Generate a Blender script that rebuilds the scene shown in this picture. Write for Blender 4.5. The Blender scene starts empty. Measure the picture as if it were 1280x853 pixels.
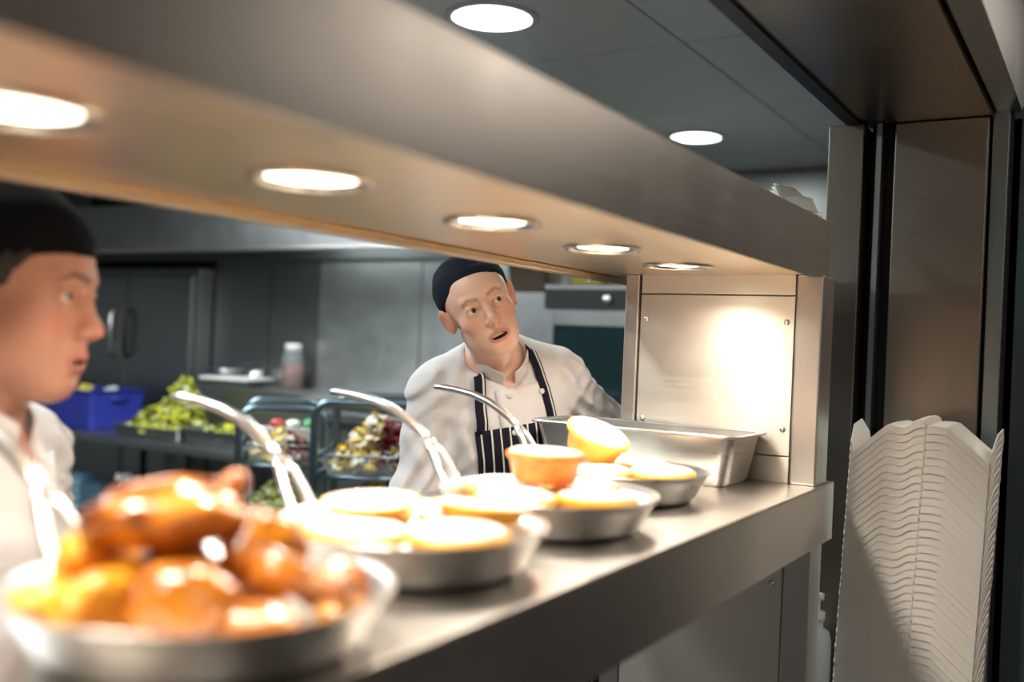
import bpy, math, random
import numpy as np
from mathutils import Vector, Matrix, Euler
from mathutils.bvhtree import BVHTree

sc = bpy.context.scene
COL = sc.collection
rnd = random.Random(7)
R_ = math.radians
FLOOR = -0.12            # kitchen floor; the lens is 1.54 m above it
CT = 1.163               # top of the serving counter
CEIL = 2.40

# ------------------------------------------------------------------ camera
cam_d = bpy.data.cameras.new('camera')
cam = bpy.data.objects.new('camera', cam_d); COL.objects.link(cam)
cam_d.sensor_width = 36.0
cam_d.lens = 36.0 * 1244.0 / 1280.0
_a, _p, _r = R_(31.28), R_(0.107), R_(2.464)
_F = Vector((math.cos(_a) * math.cos(_p), math.sin(_a) * math.cos(_p), math.sin(_p)))
_Rt = Vector((math.sin(_a), -math.cos(_a), 0.0)); _Up = _Rt.cross(_F)
_R2 = _Rt * math.cos(_r) + _Up * math.sin(_r)
_U2 = _Up * math.cos(_r) - _Rt * math.sin(_r)
cam.matrix_world = Matrix(((_R2.x, _U2.x, -_F.x, 0.0), (_R2.y, _U2.y, -_F.y, 0.0), (_R2.z, _U2.z, -_F.z, 1.42), (0, 0, 0, 1)))
cam_d.dof.use_dof = True
cam_d.dof.focus_distance = 2.12
cam_d.dof.aperture_fstop = 1.5
cam_d.clip_start = 0.02
sc.camera = cam

# ------------------------------------------------------------------ world, exposure, large lights
w = bpy.data.worlds.new('world'); sc.world = w; w.use_nodes = True
w.node_tree.nodes['Background'].inputs[0].default_value = (0.55, 0.75, 0.85, 1)
w.node_tree.nodes['Background'].inputs[1].default_value = 0.06
sc.view_settings.view_transform = 'Standard'
sc.view_settings.look = 'None'
sc.view_settings.exposure = 0.0
sc.view_settings.gamma = 1.0
sc.view_settings.use_curve_mapping = False

def area(name, loc, sx, sy, power, color, rot=(0, 0, 0), spread=180):
    l = bpy.data.lights.new(name, 'AREA'); l.shape = 'RECTANGLE'; l.size = sx; l.size_y = sy
    l.energy = power; l.color = color; l.spread = R_(spread)
    o = bpy.data.objects.new(name, l); o.location = loc; o.rotation_euler = rot; COL.objects.link(o)
    return o
# unseen fill lights added at ceiling height, dining side and kitchen
area('dining_fill_light', (2.6, -0.55, 2.36), 1.2, 0.6, 11, (1.0, 0.87, 0.74))
area('dining_fill_light', (-1.1, -1.5, 2.36), 1.2, 0.6, 22, (1.0, 0.92, 0.84))
area('kitchen_fill_light', (0.9, 2.6, 2.37), 1.2, 0.6, 34, (0.90, 0.97, 1.0))
area('kitchen_fill_light', (2.4, 3.6, 2.37), 1.2, 0.6, 60, (0.90, 0.97, 1.0))

# ------------------------------------------------------------------ helpers
def tag(o, label=None, cat=None, group=None, kind=None):
    if label: o['label'] = label
    if cat: o['category'] = cat
    if group: o['group'] = group
    if kind: o['kind'] = kind
    return o

def empty(name, loc=(0, 0, 0), rz=0.0, label=None, cat=None, group=None):
    o = bpy.data.objects.new(name, None); COL.objects.link(o)
    o.location = loc; o.rotation_euler = (0, 0, rz); o.empty_display_size = 0.05
    return tag(o, label, cat, group)

def copy_tree(o, parent=None):
    c = o.copy(); COL.objects.link(c); c.parent = parent
    for ch in list(o.children): copy_tree(ch, c)
    return c

class MB:
    """collects shapes; build() links them as one mesh object"""
    def __init__(s): s.v = []; s.f = []; s.m = []; s.cm = 0
    def add(s, verts, faces):
        b = len(s.v); s.v += [tuple(p) for p in verts]
        for f in faces: s.f.append(tuple(i + b for i in f)); s.m.append(s.cm)
        return s
    def box(s, lo, hi):
        x0, y0, z0 = lo; x1, y1, z1 = hi
        return s.add([(x0,y0,z0),(x1,y0,z0),(x1,y1,z0),(x0,y1,z0),(x0,y0,z1),(x1,y0,z1),(x1,y1,z1),(x0,y1,z1)],
                     [(0,3,2,1),(4,5,6,7),(0,1,5,4),(1,2,6,5),(2,3,7,6),(3,0,4,7)])
    def rbox(s, c, size, rot=(0, 0, 0)):
        m = Euler(rot).to_matrix(); h = [q / 2 for q in size]; vs = []
        for z in (-1, 1):
            for x, y in ((-1,-1),(1,-1),(1,1),(-1,1)):
                vs.append(m @ Vector((x*h[0], y*h[1], z*h[2])) + Vector(c))
        return s.add(vs, [(0,3,2,1),(4,5,6,7),(0,1,5,4),(1,2,6,5),(2,3,7,6),(3,0,4,7)])
    def tube(s, path, r, n=10, caps=True, flat=1.0):
        P = [Vector(p) for p in path]; k = len(P)
        rs = r if isinstance(r, (list, tuple)) else [r] * k
        up = Vector((0, 0, 1)); vs = []; u = None
        for i in range(k):
            t = (P[min(i+1, k-1)] - P[max(i-1, 0)]).normalized()
            if u is None:
                u = t.cross(up)
                if u.length < 1e-3: u = t.cross(Vector((1, 0, 0)))
            u = (u - t * u.dot(t)).normalized(); q = t.cross(u)
            for j in range(n):
                a = 2 * math.pi * j / n
                vs.append(P[i] + u * (rs[i] * math.cos(a)) + q * (rs[i] * flat * math.sin(a)))
        fs = [(i*n+j, i*n+(j+1) % n, (i+1)*n+(j+1) % n, (i+1)*n+j) for i in range(k-1) for j in range(n)]
        if caps: fs += [tuple(range(n))[::-1], tuple((k-1)*n+j for j in range(n))]
        return s.add(vs, fs)
    def lathe(s, prof, n=32, c=(0, 0, 0), wob=None, caps=True):
        vs = []; fs = []; k = len(prof)
        for i, (r, z) in enumerate(prof):
            for j in range(n):
                a = 2 * math.pi * j / n
                rr = r * (1 + (wob(i, a) if wob else 0))
                vs.append((c[0] + rr * math.cos(a), c[1] + rr * math.sin(a), c[2] + z))
        for i in range(k-1):
            for j in range(n): fs.append((i*n+j, i*n+(j+1) % n, (i+1)*n+(j+1) % n, (i+1)*n+j))
        if caps and prof[0][0] > 1e-6: fs.append(tuple(range(n))[::-1])
        if caps and prof[-1][0] > 1e-6: fs.append(tuple((k-1)*n+j for j in range(n)))
        return s.add(vs, fs)
    def build(s, name, mat, parent=None, smooth=False, bevel=0.0, loc=None, kind=None, solid=0.0, seg=2):
        me = bpy.data.meshes.new(name); me.from_pydata(s.v, [], s.f)
        mats = mat if isinstance(mat, (list, tuple)) else [mat]
        for mm in mats: me.materials.append(mm)
        if len(mats) > 1: me.polygons.foreach_set('material_index', s.m)
        if smooth: me.polygons.foreach_set('use_smooth', [True] * len(me.polygons))
        me.validate(); me.update()
        o = bpy.data.objects.new(name, me); COL.objects.link(o)
        if parent: o.parent = parent
        if loc: o.location = loc
        if kind: o['kind'] = kind
        if solid:
            q = o.modifiers.new('solid', 'SOLIDIFY'); q.thickness = solid; q.offset = 0
        if bevel:
            q = o.modifiers.new('bevel', 'BEVEL'); q.width = bevel; q.segments = seg; q.limit_method = 'ANGLE'
        if smooth and bevel == 0 and smooth == 'auto':
            pass
        return o

# ------------------------------------------------------------------ materials
MATS = {}
def mat(name, color=(0.5, 0.5, 0.5), rough=0.5, metal=0.0, **kw):
    if name in MATS: return MATS[name]
    m = bpy.data.materials.new(name); m.use_nodes = True; MATS[name] = m
    nt = m.node_tree; N = nt.nodes; L = nt.links; b = N['Principled BSDF']
    b.inputs['Base Color'].default_value = (*color, 1); b.inputs['Roughness'].default_value = rough
    b.inputs['Metallic'].default_value = metal
    if 'spec' in kw: b.inputs['Specular IOR Level'].default_value = kw['spec']
    if 'coat' in kw: b.inputs['Coat Weight'].default_value = kw['coat']; b.inputs['Coat Roughness'].default_value = kw.get('coatr', 0.15)
    if 'trans' in kw: b.inputs['Transmission Weight'].default_value = kw['trans']; b.inputs['IOR'].default_value = kw.get('ior', 1.45)
    if 'sss' in kw:
        b.inputs['Subsurface Weight'].default_value = kw['sss']; b.inputs['Subsurface Radius'].default_value = (1, 0.35, 0.2)
        b.inputs['Subsurface Scale'].default_value = kw.get('sscale', 0.008)
    if 'alpha' in kw: b.inputs['Alpha'].default_value = kw['alpha']
    if 'emit' in kw: b.inputs['Emission Color'].default_value = (*kw['emit'], 1); b.inputs['Emission Strength'].default_value = kw['estr']
    tc = N.new('ShaderNodeTexCoord'); src = tc.outputs['Object']
    def mapped(scale):
        mp = N.new('ShaderNodeMapping'); mp.inputs['Scale'].default_value = scale; L.new(src, mp.inputs[0]); return mp.outputs[0]
    if 'brush' in kw:      # brushed sheet metal: streaks along one axis
        n = N.new('ShaderNodeTexNoise'); n.inputs['Scale'].default_value = 1.0; n.inputs['Detail'].default_value = 3
        L.new(mapped(kw['brush']), n.inputs['Vector'])
        mr = N.new('ShaderNodeMapRange'); mr.inputs[3].default_value = rough - 0.07; mr.inputs[4].default_value = rough + 0.09
        L.new(n.outputs[0], mr.inputs[0])
        n2 = N.new('ShaderNodeTexNoise'); n2.inputs['Scale'].default_value = 9; n2.inputs['Detail'].default_value = 4; L.new(src, n2.inputs['Vector'])
        ad = N.new('ShaderNodeMath'); ad.operation = 'MULTIPLY_ADD'; ad.inputs[1].default_value = 0.12; L.new(n2.outputs[0], ad.inputs[0]); L.new(mr.outputs[0], ad.inputs[2])
        L.new(ad.outputs[0], b.inputs['Roughness'])
        bp = N.new('ShaderNodeBump'); bp.inputs['Strength'].default_value = kw.get('bs', 0.06); bp.inputs['Distance'].default_value = 0.001
        L.new(n.outputs[0], bp.inputs['Height']); L.new(bp.outputs[0], b.inputs['Normal'])
    if 'aniso' in kw:
        b.inputs['Anisotropic'].default_value = kw['aniso']; tg_ = N.new('ShaderNodeTangent'); tg_.direction_type = 'RADIAL'; tg_.axis = 'Z'
        L.new(tg_.outputs[0], b.inputs['Tangent']); b.inputs['Anisotropic Rotation'].default_value = kw.get('arot', 0.0)
    if 'mix' in kw:        # a second colour by noise
        c2, scale, lo, hi = kw['mix']
        n = N.new('ShaderNodeTexNoise'); n.inputs['Scale'].default_value = scale; n.inputs['Detail'].default_value = 5; L.new(src, n.inputs['Vector'])
        cr = N.new('ShaderNodeValToRGB'); cr.color_ramp.elements[0].position = lo; cr.color_ramp.elements[1].position = hi
        cr.color_ramp.elements[0].color = (*color, 1); cr.color_ramp.elements[1].color = (*c2, 1)
        L.new(n.outputs[0], cr.inputs[0]); L.new(cr.outputs[0], b.inputs['Base Color'])
    if 'bump' in kw:
        scale, st, dist = kw['bump']
        n = N.new('ShaderNodeTexNoise'); n.inputs['Scale'].default_value = scale; n.inputs['Detail'].default_value = 5; L.new(src, n.inputs['Vector'])
        bp = N.new('ShaderNodeBump'); bp.inputs['Strength'].default_value = st; bp.inputs['Distance'].default_value = dist
        L.new(n.outputs[0], bp.inputs['Height']); L.new(bp.outputs[0], b.inputs['Normal'])
    if 'attr' in kw:
        at = N.new('ShaderNodeAttribute'); at.attribute_name = kw['attr']; L.new(at.outputs['Color'], b.inputs['Base Color'])
    return m

ST = (0.60, 0.575, 0.545)
steel_x = mat('brushed_steel_along_counter', ST, 0.30, 1.0, brush=(3, 260, 260))
steel_v = mat('brushed_steel_vertical', ST, 0.30, 1.0, brush=(260, 260, 3))
steel_y = mat('brushed_steel_across', ST, 0.27, 1.0, brush=(260, 3, 260))
steel_dk = mat('dark_brushed_steel', (0.36, 0.37, 0.37), 0.34, 1.0, brush=(200, 200, 3))
steel_pan = mat('polished_pan_steel', (0.68, 0.66, 0.63), 0.24, 1.0, brush=(2, 2, 500), bs=0.015)
chrome = mat('worn_chrome', (0.78, 0.74, 0.71), 0.30, 1.0)
steel_panel = mat('end_panel_steel', (0.78, 0.73, 0.66), 0.38, 1.0, brush=(260, 3, 260), aniso=0.5, arot=0.25)
steel_brown = mat('dull_brown_steel', (0.23, 0.20, 0.17), 0.33, 1.0, brush=(220, 220, 3))
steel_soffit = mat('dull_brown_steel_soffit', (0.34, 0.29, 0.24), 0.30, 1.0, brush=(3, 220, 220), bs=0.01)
steel_col = mat('column_steel', (0.37, 0.33, 0.285), 0.27, 1.0, brush=(260, 3, 260))
black = mat('black_metal', (0.012, 0.013, 0.015), 0.45)
joint_m = mat('pale_joint', (0.55, 0.56, 0.54), 0.5)
gasket = mat('dark_gap', (0.01, 0.01, 0.011), 0.8)
white_p = mat('white_plastic', (0.80, 0.78, 0.74), 0.4)
paper = mat('white_paper', (0.82, 0.80, 0.75), 0.8)
foam = mat('white_foam', (0.86, 0.835, 0.78), 0.6, bump=(400, 0.1, 0.0005))
blue_p = mat('blue_plastic', (0.02, 0.055, 0.30), 0.4)
ceil_m = mat('grey_ceiling_panel', (0.56, 0.60, 0.59), 0.38, 0.0, spec=0.5, bump=(60, 0.03, 0.001))
# ------------------------------------------------------------------ the room
def struct(name, mb, m, parent=None, bevel=0.0):
    o = mb.build(name, m, parent, bevel=bevel)
    o['kind'] = 'structure'
    return o
X0, X1, Y0, Y1 = -1.9, 5.3, -2.4, 6.6
tile_m = mat('dark_floor', (0.10, 0.10, 0.10), 0.5, mix=((0.16, 0.155, 0.15), 3, 0.35, 0.7))
wall_m = mat('painted_wall', (0.24, 0.20, 0.165), 0.7, bump=(30, 0.05, 0.002))
wall_k = mat('grey_kitchen_wall', (0.33, 0.36, 0.36), 0.45)
struct('floor', MB().box((X0, Y0, FLOOR - 0.1), (X1, Y1, FLOOR)), tile_m)
struct('wall_back', MB().box((X1, Y0, FLOOR), (X1 + 0.1, Y1, CEIL + 0.1)), wall_k)
struct('wall_left', MB().box((X0, Y1, FLOOR), (X1, Y1 + 0.1, CEIL + 0.1)), wall_k)
struct('wall_front', MB().box((X0 - 0.1, Y0, FLOOR), (X0, Y1, CEIL + 0.1)), wall_m)
struct('wall_right', MB().box((X0, Y0 - 0.1, FLOOR), (X1, Y0, CEIL + 0.1)), wall_m)
ceiling = struct('ceiling', MB().box((X0, Y0, CEIL + 0.004), (X1, Y1, CEIL + 0.1)), joint_m)
# ceiling panels with open joints between them
xs = [-1.9, -0.53, 0.34, 1.21, 2.08, 2.95, 3.815, 4.70, 5.3]
ys = [-2.4, -1.34, -0.70, -0.06, 0.57, 1.205, 1.83, 2.465, 3.10, 3.735, 4.37, 5.0, 5.64, 6.6]
for i in range(len(xs) - 1):
    for j in range(len(ys) - 1):
        o = MB().box((xs[i] + 0.003, ys[j] + 0.004, CEIL - 0.008), (xs[i+1] - 0.003, ys[j+1] - 0.004, CEIL + 0.005)).build('ceiling_panel', ceil_m, ceiling)

# cornice along the far wall
struct('trim_1', MB().box((5.2, 0.2, 2.05), (5.3, 2.3, CEIL - 0.012)), mat('pale_grey_trim', (0.5, 0.53, 0.53), 0.3), None)

# steel clad bulkhead over the pass: soffit, faces
sof = MB().box((X0, 0.256, 1.975), (2.50, 0.535, 1.985))
struct('trim_2', sof, steel_soffit)
struct('trim_3', MB().box((X0, 0.535, 1.968), (2.50, 0.565, CEIL - 0.008)).box((X0, 0.256, 1.985), (2.5, 0.262, CEIL - 0.008)), black)
b4 = struct('trim_4', MB().box((X0, 0.205, 2.0), (2.60, 0.252, CEIL - 0.008)), steel_dk)
for k in range(4):
    MB().box((X0 + 1.1 * k, 0.2, 1.99), (X0 + 1.1 * k + 1.094, 0.25, 2.2)).build('panel', steel_dk, b4)['kind'] = 'structure'

# steel clad column at the end of the pass
struct('trim_5', MB().box((2.405, 0.523, FLOOR), (2.60, 0.603, 1.968)), steel_brown, bevel=0.002)     # square post
struct('trim_6', MB().box((2.50, 0.20, FLOOR), (2.60, 0.523, 1.975)), black)                        # dark core behind the joints
struct('trim_7', MB().box((2.43, 0.487, FLOOR), (2.50, 0.499, 1.972)), steel_dk)                    # narrow jamb
struct('trim_8', MB().box((2.45, 0.262, FLOOR), (2.50, 0.462, 1.973)), steel_col, bevel=0.003)        # wide panel
struct('trim_9', MB().box((2.47, 0.222, FLOOR), (2.60, 0.256, 2.0)), mat('blue_grey_steel', (0.42, 0.50, 0.53), 0.3, 1.0), bevel=0.002)
struct('trim_10', MB().box((2.50, 0.16, FLOOR), (2.56, 0.215, 2.0)), mat('dark_teal_frame', (0.05, 0.08, 0.095), 0.35))
struct('trim_11', MB().box((2.62, 0.04, FLOOR), (2.66, 0.125, 2.05)), steel_dk)
# passage behind the column
struct('wall_passage', MB().box((4.2, -1.2, FLOOR), (4.25, 0.75, CEIL - 0.01)), mat('dark_blue_wall', (0.05, 0.075, 0.09), 0.4))
# ------------------------------------------------------------------ serving counter
cnt = empty('serving_counter', (0.9, 0.73, FLOOR), 0, 'long brushed steel serving shelf that the four food pans stand on', 'counter')
def put(o, root):            # keep world coordinates under a root that only translates
    o.parent = root; o.location = -root.location
    return o
put(MB().box((-0.6, 0.488, CT - 0.004), (2.105, 0.985, CT)).build('worktop', steel_y, bevel=0.002), cnt)
put(MB().box((-0.6, 0.488, 1.045), (2.105, 0.500, CT - 0.004)).build('front_apron', steel_x, bevel=0.001), cnt)
put(MB().box((-0.6, 0.973, 1.045), (2.105, 0.985, CT - 0.004)).build('rear_apron', steel_x), cnt)
put(MB().box((2.093, 0.500, 1.045), (2.105, 0.973, CT - 0.004)).build('end_apron', steel_y), cnt)
put(MB().box((-0.6, 0.50, 1.05), (2.09, 0.97, 1.056)).build('underside', steel_dk), cnt)
for xx in (-0.5, 1.99):
    put(MB().box((xx, 0.555, FLOOR), (xx + 0.02, 0.90, 1.05)).build('end_panel', steel_panel), cnt)
    put(MB().box((xx, 0.50, FLOOR), (xx + 0.085, 0.552, 1.05)).build('leg', steel_v, bevel=0.003), cnt)
    put(MB().box((xx, 0.903, FLOOR), (xx + 0.085, 0.95, 1.05)).build('leg', steel_v, bevel=0.003), cnt)
for zz in (0.96, 0.30):
    s_ = MB().lathe([(0.001, 0.004), (0.006, 0.002), (0.007, 0)], 12)
    s_.v = [(-p[2], p[1], p[0]) for p in s_.v]
    o = s_.build('screw', chrome, cnt, smooth=True); o.location = Vector((1.99, 0.575, zz)) - cnt.location

# ------------------------------------------------------------------ heated gantry on the counter
gan = empty('heated_gantry', (0.9, 0.73, CT), 0, 'brushed steel heated gantry with five round lamps over the food pans', 'food warmer')
ZB, ZT, YF, YB = 1.580, 1.706, 0.530, 1.00
under_m = mat('steel_underside_lamp_glow_tint', (0.74, 0.59, 0.42), 0.28, 1.0, brush=(3, 200, 200))  # plain steel; warm reflected lamp glow is put into its base colour
g = MB()
g.box((-0.75, YF, ZB), (2.165, YF + 0.004, ZT))
put(g.build('hood_front', steel_x, bevel=0.0015), gan)
put(MB().box((-0.75, YF + 0.004, ZT - 0.004), (2.165, YB, ZT)).build('hood_top', steel_x), gan)
put(MB().box((2.161, YF + 0.004, ZB), (2.165, YB, ZT - 0.004)).build('hood_end', steel_y), gan)
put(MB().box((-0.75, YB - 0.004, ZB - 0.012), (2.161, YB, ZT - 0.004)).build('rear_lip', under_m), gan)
put(MB().box((-0.75, YB - 0.03, ZB - 0.014), (2.08, YB - 0.004, ZB - 0.001)).build('rear_rail', under_m, bevel=0.003), gan)  # rail carries the same lamp glow tint
# underside with a round hole at each lamp is built as strips between the lamps
LX = [0.11, 0.44, 0.765, 1.113, 1.447, 1.772]; LY = 0.715
def plate_with_holes(x0, x1, y0, y1, z, cx, cy, r, n=48):
    m = MB(); vs = []; fs = []
    for j in range(n):
        a = 2 * math.pi * j / n; ca, sa = math.cos(a), math.sin(a)
        t = min(((x1 - cx) if ca > 0 else (cx - x0)) / max(abs(ca), 1e-9), ((y1 - cy) if sa > 0 else (cy - y0)) / max(abs(sa), 1e-9))
        vs.append((cx + r * ca, cy + r * sa, z)); vs.append((cx + t * ca, cy + t * sa, z))
    fs = [(2*j, 2*((j+1) % n), 2*((j+1) % n)+1, 2*j+1) for j in range(n)]
    m.add(vs, fs)
    for X_, Y_ in ((x0, y0), (x1, y0), (x1, y1), (x0, y1)):     # corner triangles
        best = sorted(range(n), key=lambda j: (vs[2*j+1][0]-X_)**2 + (vs[2*j+1][1]-Y_)**2)[:2]
        m.add([vs[2*best[0]+1], vs[2*best[1]+1], (X_, Y_, z)], [(0, 1, 2)])
    return m
edges = [-0.75] + [(LX[i] + LX[i+1]) / 2 for i in range(len(LX) - 1)] + [2.161]
pl = MB()
for i, lx in enumerate(LX):
    q = plate_with_holes(edges[i], edges[i+1], YF + 0.004, YB - 0.004, ZB, lx, LY, 0.056)
    pl.add(q.v, q.f)
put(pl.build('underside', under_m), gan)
lens_m = mat('lit_lamp_glass', (1, 1, 1), 0.3, emit=(1.0, 0.86, 0.66), estr=9.0)
refl_m = mat('lamp_reflector', (0.85, 0.80, 0.72), 0.12, 1.0)
for i, lx in enumerate(LX):
    lamp = MB().lathe([(0.056, 0.0), (0.066, -0.001), (0.066, -0.004), (0.058, -0.005), (0.055, 0.0), (0.050, 0.028), (0.022, 0.060)], 40, (0, 0, 0), None, False).build('heat_lamp', refl_m, gan, smooth=True)
    lamp.location = Vector((lx, LY, ZB)) - gan.location
    MB().lathe([(0.0525, 0.006), (0.048, 0.001), (0.0001, -0.002)], 32, (0, 0, 0), None, False).build('bulb', lens_m, lamp, smooth=True)
    l = bpy.data.lights.new('heat_lamp_light', 'AREA'); l.shape = 'DISK'; l.size = 0.095; l.energy = 2.6; l.color = (1.0, 0.88, 0.74); l.spread = R_(150)
    lo = bpy.data.objects.new('heat_lamp_light', l); COL.objects.link(lo); lo.location = (lx, LY, ZB - 0.006)
# end wall of the gantry
EX = 1.992
put(MB().box((EX, 0.552, 1.217), (EX + 0.012, 0.886, 1.537)).build('end_panel', steel_panel, bevel=0.001), gan)
put(MB().box((EX, 0.552, 1.540), (EX + 0.012, 0.886, ZB)).build('top_strip', steel_panel, bevel=0.001), gan)
put(MB().box((EX, 0.552, CT), (EX + 0.012, 0.886, 1.214)).build('bottom_strip', steel_panel, bevel=0.001), gan)
put(MB().box((EX - 0.006, 0.496, CT), (EX + 0.082, 0.549, ZB)).build('post', steel_v, bevel=0.004), gan)
put(MB().box((EX - 0.006, 0.889, CT), (EX + 0.06, 0.922, ZB)).build('post', steel_v, bevel=0.003), gan)
put(MB().box((EX + 0.012, 0.549, CT), (EX + 0.02, 0.889, ZB)).build('backing', steel_dk), gan)
for yy, zz in ((0.567, 1.485), (0.872, 1.485), (0.567, 1.27), (0.872, 1.27)):
    s_ = MB().lathe([(0.0001, 0.0035), (0.004, 0.003), (0.006, 0.001), (0.0062, 0)], 14)
    s_.v = [(-p[2], p[1], p[0]) for p in s_.v]
    o = s_.build('screw', chrome, gan, smooth=True); o.location = Vector((EX, yy, zz)) - gan.location
o = MB().lathe([(0.005, 0), (0.005, -0.006), (0.0001, -0.008)], 12).build('bolt', chrome, gan, smooth=True)
o.location = Vector((1.93, YB - 0.016, ZB - 0.014)) - gan.location

# folded napkins lying on the gantry
def napkin(loc, rz, tilt, label, w_=0.10, d_=0.10):
    m = MB(); n = 7
    for layer in range(3):
        vs = []; fs = []
        for i in range(n):
            for j in range(n):
                u, v = i / (n-1) - .5, j / (n-1) - .5
                vs.append((u * w_, v * d_, layer * 0.004 + 0.02 * max(0, u + .1) ** 1.0 * (1 + layer * .6) + 0.004 * math.sin(5 * v + layer)))
        fs = [(i*n+j, (i+1)*n+j, (i+1)*n+j+1, i*n+j+1) for i in range(n-1) for j in range(n-1)]
        m.add(vs, fs)
    o = m.build('paper_napkin', paper, None, smooth=True, loc=loc, solid=0.0012)
    o.rotation_euler = (tilt[0], tilt[1], rz); tag(o, label, 'napkin', 'paper napkins on the gantry')
napkin((2.06, 0.585, ZT + 0.006), 0.5, (0.0, -0.18), 'flat folded white paper napkin lying on top of the steel gantry end')
napkin((2.105, 0.600, ZT + 0.028), 0.9, (0.25, -0.35), 'crumpled white paper napkin tilted up on the gantry end, topmost', 0.08, 0.08)

# ------------------------------------------------------------------ downlights
glow = mat('lit_downlight_glass', (1, 1, 1), 0.3, emit=(0.93, 1.0, 0.98), estr=6.0)
def downlight(x, y, r, power, label):
    t = empty('ceiling_downlight', (x, y, CEIL - 0.008), 0, label, 'ceiling light', 'round downlights in the ceiling')
    MB().lathe([(r * .99, 0.002), (r * 1.18, 0.0), (r * 1.18, -0.004), (r * 1.10, -0.007), (r * 1.0, -0.006)], 48, (0, 0, 0), None, False).build('trim_ring', ceil_m, t, smooth=True)
    MB().lathe([(r * 1.03, -0.003), (r * 0.0005, -0.004)], 48, (0, 0, 0), None, False).build('diffuser', glow, t)
    l = bpy.data.lights.new('downlight_light', 'AREA'); l.shape = 'DISK'; l.size = r * 1.8; l.energy = power; l.color = (0.92, 1.0, 0.98)
    lo = bpy.data.objects.new('downlight_light', l); COL.objects.link(lo); lo.location = (x, y, CEIL - 0.020)
downlight(2.491, 1.632, 0.120, 16, 'larger round ceiling downlight nearer above the steel gantry')
downlight(4.278, 1.668, 0.110, 14, 'smaller looking round ceiling downlight near the far kitchen wall')
downlight(0.72, 1.66, 0.100, 14, 'round ceiling downlight above the chef in the black cap')

# ------------------------------------------------------------------ frying pans
PANS = [(0.572, 0.632), (0.906, 0.673), (1.232, 0.677), (1.563, 0.724)]
def make_pan():
    root = empty('frying_pan')
    prof = [(0.0001, 0.0), (0.112, 0.0), (0.124, 0.004), (0.132, 0.012), (0.147, 0.040), (0.1535, 0.049), (0.1555, 0.0505), (0.155, 0.0525),
            (0.1505, 0.051), (0.1445, 0.041), (0.129, 0.014), (0.120, 0.0075), (0.108, 0.005), (0.0001, 0.005)]
    MB().lathe(prof, 72).build('pan_body', steel_pan, root, smooth=True)
    arc = [(0.205, 0.100), (0.222, 0.115), (0.245, 0.1295), (0.275, 0.145), (0.310, 0.156), (0.350, 0.1625), (0.385, 0.1655), (0.402, 0.1650)]
    h = MB().tube([(0, y, z) for y, z in arc], [0.0075, 0.0085, 0.0088, 0.0088, 0.0085, 0.0082, 0.0080, 0.0055], 14, flat=0.8)
    h.build('handle', chrome, root, smooth=True)
    for s in (-1, 1):
        MB().tube([(0.017 * s, 0.1445, 0.026), (0.0175 * s, 0.158, 0.036), (0.0165 * s, 0.176, 0.061), (0.0115 * s, 0.194, 0.087), (0.005 * s, 0.209, 0.104)],
                  [0.0055, 0.0058, 0.0058, 0.0058, 0.0055], 10).build('handle_prong', chrome, root, smooth=True)
        MB().rbox((0.017 * s, 0.1465, 0.028), (0.022, 0.006, 0.018), (-0.45, 0, 0)).build('rivet_plate', chrome, root, bevel=0.002)
    return root
pan0 = make_pan()
PLAB = ['steel frying pan heaped with glazed chicken and potatoes', 'steel frying pan filled with pale pies, beside the chicken pan', 'steel frying pan of pies with an orange pie on top', 'steel frying pan with a tilted yellow pie, beside the deep steel tray']
for i, (x, y) in enumerate(PANS):
    o = pan0 if i == 0 else copy_tree(pan0)
    o.location = (x, y, CT); o.rotation_euler = (0, 0, [0.05, 0.0, 0.02, -0.03][i])
    tag(o, PLAB[i], 'frying pan', 'steel frying pans on the serving counter')

# ------------------------------------------------------------------ pies
crust_y = mat('golden_crust', (0.86, 0.42, 0.045), 0.42, mix=((0.90, 0.55, 0.10), 40, 0.4, 0.65), sss=0.15)
crust_o = mat('orange_crust', (0.80, 0.17, 0.02), 0.4, mix=((0.88, 0.28, 0.04), 40, 0.4, 0.65), sss=0.15)
top_m = mat('pale_pie_top', (0.94, 0.90, 0.83), 0.5, mix=((0.92, 0.80, 0.56), 22, 0.58, 0.85), bump=(60, 0.2, 0.002))
top_o = mat('pale_orange_pie_top', (0.91, 0.79, 0.66), 0.5, mix=((0.85, 0.5, 0.25), 22, 0.55, 0.8), bump=(60, 0.2, 0.002))
def make_pie(cm, tm):
    root = empty('pie')
    wob = lambda i, a: 0.006 * math.sin(3 * a + i) + (0.012 * math.sin(26 * a) if i in (4, 5, 6) else 0)
    MB().lathe([(0.0001, 0.0), (0.040, 0.0), (0.044, 0.004), (0.0505, 0.030), (0.0560, 0.033), (0.0575, 0.037), (0.0560, 0.041), (0.052, 0.0415)], 52, wob=wob).build('crust', cm, root, smooth=True)
    MB().lathe([(0.0535, 0.0405), (0.050, 0.044), (0.040, 0.047), (0.022, 0.0485), (0.0001, 0.049)], 52, wob=lambda i, a: 0.01 * math.sin(4 * a + 2 * i)).build('pie_top', tm, root, smooth=True)
    return root
pie_y = make_pie(crust_y, top_m); pie_o = make_pie(crust_o, top_o)
used = {'y': False, 'o': False}
def place_pie(kind, x, y, z, rz, tilt, label, group, sz=1.0):
    src = pie_y if kind == 'y' else pie_o
    o = src if not used[kind] else copy_tree(src); used[kind] = True
    o.location = (x, y, z); o.rotation_euler = (tilt[0], tilt[1], rz); o.scale = (1, 1, sz)
    tag(o, label, 'pie', group)
zb = CT + 0.0065
WH = ['at the rim opposite the handle', 'on the deep tray side', 'next to the handle', 'on the chicken pan side']
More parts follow.
